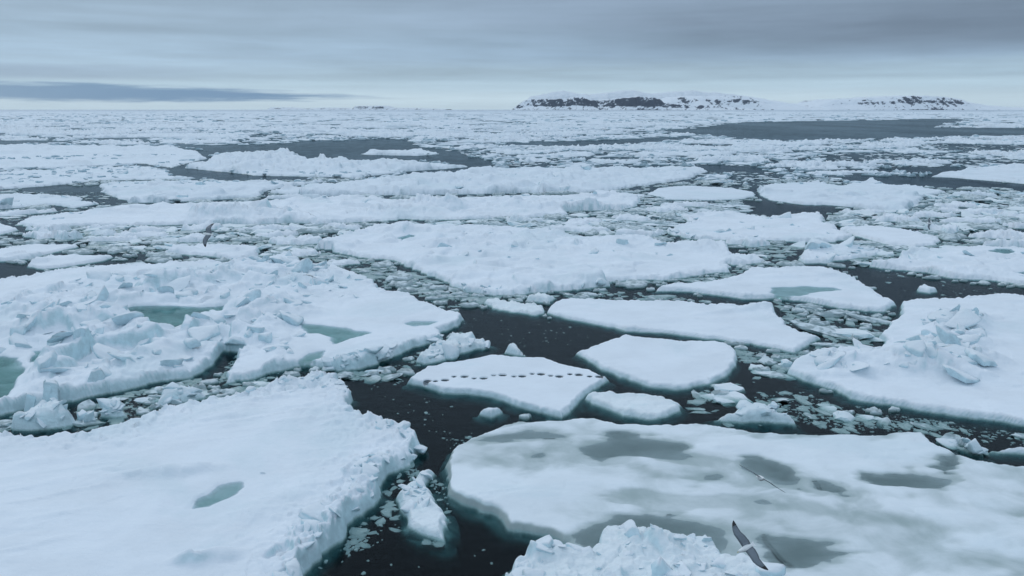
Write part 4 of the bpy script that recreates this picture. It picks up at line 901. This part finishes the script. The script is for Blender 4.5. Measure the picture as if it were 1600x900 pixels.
# ------------------------------------------------------------------ the far sheet of ice
m, t, out = mat('far_pack'); M_SHEET = m
g_ = t.new('ShaderNodeNewGeometry'); mp = t.new('ShaderNodeMapping'); mp.inputs['Scale'].default_value = (.016, .0035, .01); t.l.new(g_.outputs['Position'], mp.inputs[0])
q1 = t.noise(mp.outputs[0], 1.0, 4, .65, .4); q2 = t.noise(mp.outputs[0], .16, 3, .5)
f_ = t.smooth(t.math('ADD', q1, t.math('MULTIPLY', q2, .5)), .80, .93); p = t.new('ShaderNodeBsdfPrincipled'); p.inputs['Roughness'].default_value = .8
t.put(p.inputs['Base Color'], t.mix(f_, (.57, .65, .72, 1), (.20, .26, .31, 1))); t.l.new(p.outputs[0], out.inputs[0])
def far_sheet():
    vs = []; rows = np.exp(np.linspace(lnm(2600), lnm(45000), 60)); us = np.linspace(-1.0, 1.0, 240)
    Yg, Ug = np.meshgrid(rows, us, indexing='ij'); Xg = Ug*Yg
    Zg = 0.25+0.5*np.clip(fbm(Xg/90, Yg/300, 3, 3), -0.9, 1)*1.0
    V = np.column_stack((Xg.ravel(), Yg.ravel(), Zg.ravel())); n, m_ = Yg.shape; i, j = np.meshgrid(np.arange(n-1), np.arange(m_-1), indexing='ij'); a = (i*m_+j).ravel()
    return mesh_np('ice_sheet', V, np.column_stack((a, a+1, a+m_+1, a+m_)), True)
link('ice_sheet', far_sheet(), [M_SHEET], kind='structure')

# ------------------------------------------------------------------ mountains
def rock_snow(name, rock, lo, hi, fx, top=1e9):
    m, t, out = mat(name); tcn = t.new('ShaderNodeTexCoord'); g_ = t.new('ShaderNodeNewGeometry'); sn = t.new('ShaderNodeSeparateXYZ'); t.l.new(g_.outputs['Normal'], sn.inputs[0])
    so = t.new('ShaderNodeSeparateXYZ'); t.l.new(tcn.outputs['Object'], so.inputs[0])
    dg = t.comb(t.math('ADD', t.math('MULTIPLY', so.outputs[0], fx), t.math('MULTIPLY', so.outputs[2], -fx*1.1)), t.math('MULTIPLY', so.outputs[1], fx*.1), t.math('MULTIPLY', so.outputs[2], fx*1.2))
    a = t.noise(dg, 1.0, 5, 0.6, 0.5)                                # slanting gullies
    mp2 = t.new('ShaderNodeMapping'); mp2.inputs['Scale'].default_value = (fx*.18, fx*.02, fx*4.5); t.l.new(tcn.outputs['Object'], mp2.inputs[0]); b = t.noise(mp2.outputs[0], 1.0, 3, 0.5)   # strata
    c = t.noise(tcn.outputs['Object'], fx*.22, 3, .5)
    k = t.math('ADD', t.math('ADD', t.math('MULTIPLY', a, .56), t.math('MULTIPLY', b, .16)), t.math('MULTIPLY', c, .28))
    steep = t.smooth(sn.outputs[2], 0.97, 0.60)
    k = t.math('ADD', k, t.math('MULTIPLY', steep, .16))
    f = t.smooth(k, lo, hi); p = t.new('ShaderNodeBsdfPrincipled'); t.put(p.inputs['Base Color'], t.mix(f, (.80, .85, .90, 1), rock)); p.inputs['Roughness'].default_value = .9
    t.l.new(p.outputs[0], out.inputs[0]); return m
def mountain(name, Yd, prof, depth, seed, m_, lab=None, run=350, rows=70, gull=0.5, step=1.0, talus=.38):
    """prof: (photo x, photo y of the skyline) at distance Yd; run: metres from shore to plateau rim"""
    px = np.arange(prof[0][0], prof[-1][0], step); hp = np.interp(px, [a for a, b in prof], [b for a, b in prof])
    X0 = (px-800)/FPX/(ct+.2*st)*Yd; H = (171.3-hp)/FPX*Yd*1.07+CAM_H; H = np.maximum(H, 0)*(1+fbm(px/14, px*0, seed, 4)*.05)
    tt = np.concatenate((np.linspace(0, 1, rows*3//4)*run*1.25, run*1.25+np.linspace(.02, 1, rows//4)*(depth-run*1.25)))
    XX, DD = np.meshgrid(X0, tt); HH, _ = np.meshgrid(H, tt)
    g1 = np.abs(fbm(XX/520+DD*.0006, DD*.0004, seed+3, 4)); g2 = fbm(XX/130, DD/160, seed+4, 3)
    rim_ = run*(0.55+.9*gull*np.clip(g1*1.6, 0, 1)+.12*g2)            # the plateau rim wanders back into the gullies
    s = np.clip(DD/rim_, 0, 1)
    z = HH*((1-talus)*sstep(.45, 1.0, s)+talus*np.clip(s/.6, 0, 1)) + HH*.05*g2*s
    z = np.where(DD > rim_, z*(1+.04*np.clip((DD-rim_)/depth, 0, 1)), z)
    z = z*np.clip((depth-DD)/(depth*.15), 0, 1)-15*(DD < 1)
    V = np.column_stack((XX.ravel(), (Yd+DD).ravel(), z.ravel()))
    org = np.array((X0.mean(), Yd, 0)); n, mm = XX.shape; i, j = np.meshgrid(np.arange(n-1), np.arange(mm-1), indexing='ij'); a = (i*mm+j).ravel()
    o = link(name, mesh_np(name, V-org, np.column_stack((a, a+1, a+mm+1, a+mm)), True), [m_], kind='structure'); o.location = org
    if lab: o['label'] = lab
    return o
RK = (0.048, 0.066, 0.098, 1)
M_MT1 = rock_snow('cliff_rock_snow', RK, .54, .59, .017); M_MT2 = rock_snow('snowy_slope', RK, .585, .64, .012); M_MT3 = rock_snow('snow_dome', (.5, .55, .6, 1), .8, .9, .004)
mountain('mountain', 17000, [(796,171.5),(801,170.5),(812,163.5),(822,157.5),(840,156.5),(870,156),(885,157),(905,153.5),(912,153),(925,158),(945,158),(965,155),(985,155),(1000,153),(1020,154),(1033,156),(1038,161),(1050,163),(1075,163.5),(1120,165.5),(1180,170.5)], 2600, 3, M_MT1, 'dark cliffed headland with snow gullies, left end of the far coast', run=420, gull=.9)
mountain('mountain', 19500, [(1020,166),(1050,158),(1070,153),(1090,152),(1120,152),(1150,151.5),(1180,153),(1210,156),(1240,161),(1270,167),(1300,170.5)], 3000, 19, M_MT2, 'snowy slopes with scattered rock spots behind the headland', run=1100, gull=.6, talus=.7)
mountain('mountain', 20500, [(1280,170),(1295,163),(1310,158),(1340,156),(1370,155.5),(1400,153.5),(1440,151.5),(1470,152),(1500,154),(1520,157),(1540,162),(1562,166),(1600,168),(1680,169),(1750,170.5)], 3000, 37, M_MT2, 'long snowy hill with dark rock streaks at the right end of the coast', run=900, gull=.8, talus=.6)
mountain('mountain', 32000, [(815,166),(832,152),(850,149),(872,146),(884,143.5),(896,146),(925,149.5),(945,147.5),(975,145),(995,142.5),(1010,145),(1030,149),(1060,146),(1090,144),(1130,146),(1165,150),(1200,155),(1250,162),(1300,165),(1400,168)], 5000, 51, M_MT3, 'pale hazy snow dome far behind the headland', run=2500, gull=.3, talus=.7)
mountain('distant_island', 30000, [(415,171),(420,168.7),(440,168.4),(450,169.8),(480,170.2),(500,168.8),(525,169),(548,170.5),(553,166.7),(572,166.2),(578,168.5),(585,166),(597,166.2),(606,169.2),(640,169.3),(670,170.2),(700,171)], 2500, 63, M_MT1, 'low pale islands on the left horizon', run=500, gull=.3)

# ------------------------------------------------------------------ birds
def skin_chain(name, pts, rad, m_, parent=None, seg=8):
    """lofted tapering body: rings of seg vertices along pts; rad = (width, height)"""
    pts = np.array(pts, float); n = len(pts); V = []; F = []
    for i in range(n):
        d = pts[min(i+1, n-1)]-pts[max(i-1, 0)]; d /= np.linalg.norm(d)+1e-9
        up = np.array((0, 0, 1.)); sd_ = np.cross(d, up); sd_ /= np.linalg.norm(sd_)+1e-9; up = np.cross(sd_, d)
        for k in range(seg):
            a = 2*math.pi*k/seg; V.append(pts[i]+sd_*math.cos(a)*rad[i][0]+up*math.sin(a)*rad[i][1])
    for i in range(n-1):
        for k in range(seg): F.append((i*seg+k, i*seg+(k+1) % seg, (i+1)*seg+(k+1) % seg, (i+1)*seg+k))
    me = bpy.data.meshes.new(name); me.from_pydata([tuple(v) for v in V], [], F+[tuple(range(seg))[::-1], tuple(range((n-1)*seg, n*seg))]); me.update()
    for p_ in me.polygons: p_.use_smooth = True
    return link(name, me, [m_], parent)
def wing_mesh(side, flex, i0, i1, ch=1.0):
    """gull wing from shoulder to tip, stations i0..i1; flex raises or droops it"""
    # span, x along body (+ forward) of leading edge, chord
    st_ = [(0.03, .060, .150), (0.10, .075, .155), (0.20, .100, .145), (0.28, .105, .125), (0.36, .075, .105), (0.42, .035, .080), (0.47, -.010, .050), (0.505, -.060, .012)]
    V = []; F = []; z = 0; pr_ = 0; zs = []
    for k, (s_, x, c) in enumerate(st_):
        ang = flex[0] if s_ <= .20 else flex[1]
        z += (s_-pr_)*math.sin(ang); pr_ = s_; zs.append(z)
    ys = []; yy_ = 0; pr_ = 0
    for k, (s_, x, c) in enumerate(st_):
        ang = flex[0] if s_ <= .20 else flex[1]; yy_ += (s_-pr_)*math.cos(ang); pr_ = s_; ys.append(yy_)
    for k in range(i0, i1+1):
        s_, x, c = st_[k]; th = .012*(1-k/9)
        for (f, dz) in ((0, 0), (.3, th), (.7, th*.7), (1, .001), (.7, -th*.3), (.3, -th*.4)):
            V.append((x-f*c*ch+(ch-1)*.03, side*ys[k], zs[k]+dz))
    n = i1-i0+1
    for k in range(n-1):
        for q in range(6):
            a, b = k*6+q, k*6+(q+1) % 6; f = (a, b, b+6, a+6); F.append(f if side > 0 else f[::-1])
    F.append(tuple(range(6))[::-1]); F.append(tuple(range((n-1)*6, n*6)))
    me = bpy.data.meshes.new('wing'); me.from_pydata(V, [], F); me.update()
    for p_ in me.polygons: p_.use_smooth = True
    return me
def gull(px, py, dist, yaw, pitch, roll, flexL, flexR, lab, scale=1.0, wingmat=None, ch=1.0):
    d = ray(px, py); d = d/np.linalg.norm(d)*dist
    root = bpy.data.objects.new('seabird', None); COL.objects.link(root); root.location = (d[0], d[1], CAM_H+d[2]); root.empty_display_size = .2
    root.rotation_euler = (roll, pitch, yaw); root.scale = (scale,)*3; root['label'] = lab; root['category'] = 'bird'; root['group'] = 'seabirds flying over the ice'
    b = skin_chain('body', [(.205, 0, .008), (.190, 0, .010), (.165, 0, .012), (.135, 0, .010), (.105, 0, .004), (.06, 0, -.004), (0, 0, -.006), (-.06, 0, -.002), (-.11, 0, .002), (-.14, 0, .004)],
               [(.006, .006), (.022, .022), (.030, .029), (.031, .030), (.036, .036), (.050, .048), (.055, .050), (.044, .038), (.026, .020), (.016, .010)], M_BWHITE, root, 10)
    skin_chain('bill', [(.198, 0, .007), (.218, 0, .005), (.238, 0, -.002)], [(.008, .009), (.006, .007), (.001, .001)], M_BBILL, b, 6)
    me = bpy.data.meshes.new('tail'); vs = [(-.11, -.016, .004), (-.11, .016, .004), (-.215, .048, .003), (-.205, 0, .003), (-.215, -.048, .003)]; vs += [(x, y, z-.006) for x, y, z in vs]
    me.from_pydata(vs, [], [(0, 1, 2, 3), (0, 3, 4), (8, 7, 6, 5), (9, 8, 5), (0, 5, 6, 1), (1, 6, 7, 2), (2, 7, 8, 3), (3, 8, 9, 4), (4, 9, 5, 0)]); me.update(); link('tail', me, [M_BWHITE], root)
    for s_, fx in ((1, flexL), (-1, flexR)):
        wg = link('wing', wing_mesh(s_, fx, 0, 5, ch), [wingmat or M_BGREY], root); link('wing_tip', wing_mesh(s_, fx, 5, 7, ch), [M_BBLACK], wg)
    return root
# nearest at the bottom: wings spread from upper left to lower right, head to the left and down the frame
gull(1166, 856, 15.5, R(213), R(4), R(-38), (.35, .05), (.30, .0), 'grey winged gull with black wing tips gliding low beside the bottom edge rubble heap', ch=1.35)
gull(1189, 747, 16.0, R(96), R(19), R(33), (.08, -.06), (.08, -.06), 'white gull with thin outstretched wings above the grey melt pond at the lower right', wingmat=M_BPALE)
gull(325, 366, 31, R(165), R(0), R(-62), (.25, .0), (.2, -.5), 'dark grey gull banking steeply in front of the wide brash field at the left', ch=1.5)
gull(484, 430, 40, R(150), R(0), R(25), (-.25, -.25), (-.05, -.05), 'gull seen edge-on with thin dark wings over the jumbled left floe')
gull(486, 335, 62, R(120), R(0), R(10), (.55, .1), (-.2, -.4), 'small dark gull flapping low over the very long low floe', .9)
gull(1452, 349, 58, R(160), R(0), R(-70), (.5, -.2), (.2, -.6), 'small dark gull turning on edge over the broken ice at the right', .9)

# ------------------------------------------------------------------ air
HZ = bpy.data.materials.new('haze_air'); HZ.use_nodes = True; t = NT(HZ.node_tree); t.n.clear(); out = t.new('ShaderNodeOutputMaterial')
pv = t.new('ShaderNodeVolumePrincipled'); pv.inputs['Color'].default_value = (.80, .90, .97, 1); pv.inputs['Density'].default_value = 0.8e-5; pv.inputs['Anisotropy'].default_value = 0.2
t.l.new(pv.outputs[0], out.inputs['Volume'])
HAZE = True
if HAZE: link('haze', box_mesh('haze', -52000, 52000, -60, 47500, -13.0, 1200.0), [HZ], kind='stuff', label='thin cold haze paling the far coast and horizon', category='haze')

# ------------------------------------------------------------------ labels: say which one inside small groups of look-alikes
ORD = ['nearest', 'second nearest', 'third nearest', 'fourth nearest', 'fifth nearest', 'sixth nearest', 'seventh nearest', 'eighth nearest', 'ninth nearest']
big_ = {}
for o in COL.objects:
    if o.parent is None and o.get('label') and o.get('category') in ('ice floe', 'ice chunk'): big_.setdefault(o['label'], []).append(o)
for lab, os_ in big_.items():
    if len(os_) > 9:                                                # split a crowd by where in its field each piece floats
        ys_ = sorted(o.location.y for o in os_); us_ = sorted(o.location.x/o.location.y for o in os_); n_ = len(os_)
        for o in os_:
            d_ = 'front' if o.location.y < ys_[n_//3] else 'back' if o.location.y > ys_[2*n_//3] else 'middle'
            u_ = o.location.x/o.location.y; s_ = 'left' if u_ < us_[n_//3] else 'right' if u_ > us_[2*n_//3] else 'centre'
            sh_ = 'flat ' if n_ > 40 and o.scale.z/max(o.scale.x, 1e-6) < .45 else 'humped ' if n_ > 40 else ''
            o['label'] = ' '.join((d_+' '+s_+' '+sh_+lab).split()[:16]); o['group'] = o['label']
by = {}
for o in COL.objects:
    if o.parent is None and o.get('label') and o.get('category') in ('ice floe', 'ice chunk'): by.setdefault(o['label'], []).append(o)
for lab, os_ in by.items():
    if 1 < len(os_) <= 9:
        os_.sort(key=lambda o: o.location.y)
        ws = lab.split()
        for k, o in enumerate(os_): o['label'] = ' '.join(((ORD[k]+' ' if k < len(os_)-1 or len(os_) < 2 else 'farthest ')+lab).split()[:16])
for o in COL.objects:
    if o.get('label') and len(o['label'].split()) > 16:
        o['label'] = ' '.join(o['label'].split()[:16])
    if o.get('label') and o['label'].split()[-1] in ('the', 'of', 'a', 'beside', 'between', 'and', 'at', 'in', 'with', 'to', 'from', 'on'):
        w_ = o['label'].split()
        while w_[-1] in ('the', 'of', 'a', 'beside', 'between', 'and', 'at', 'in', 'with', 'to', 'from', 'on', 'right', 'left'): w_.pop()
        o['label'] = ' '.join(w_)
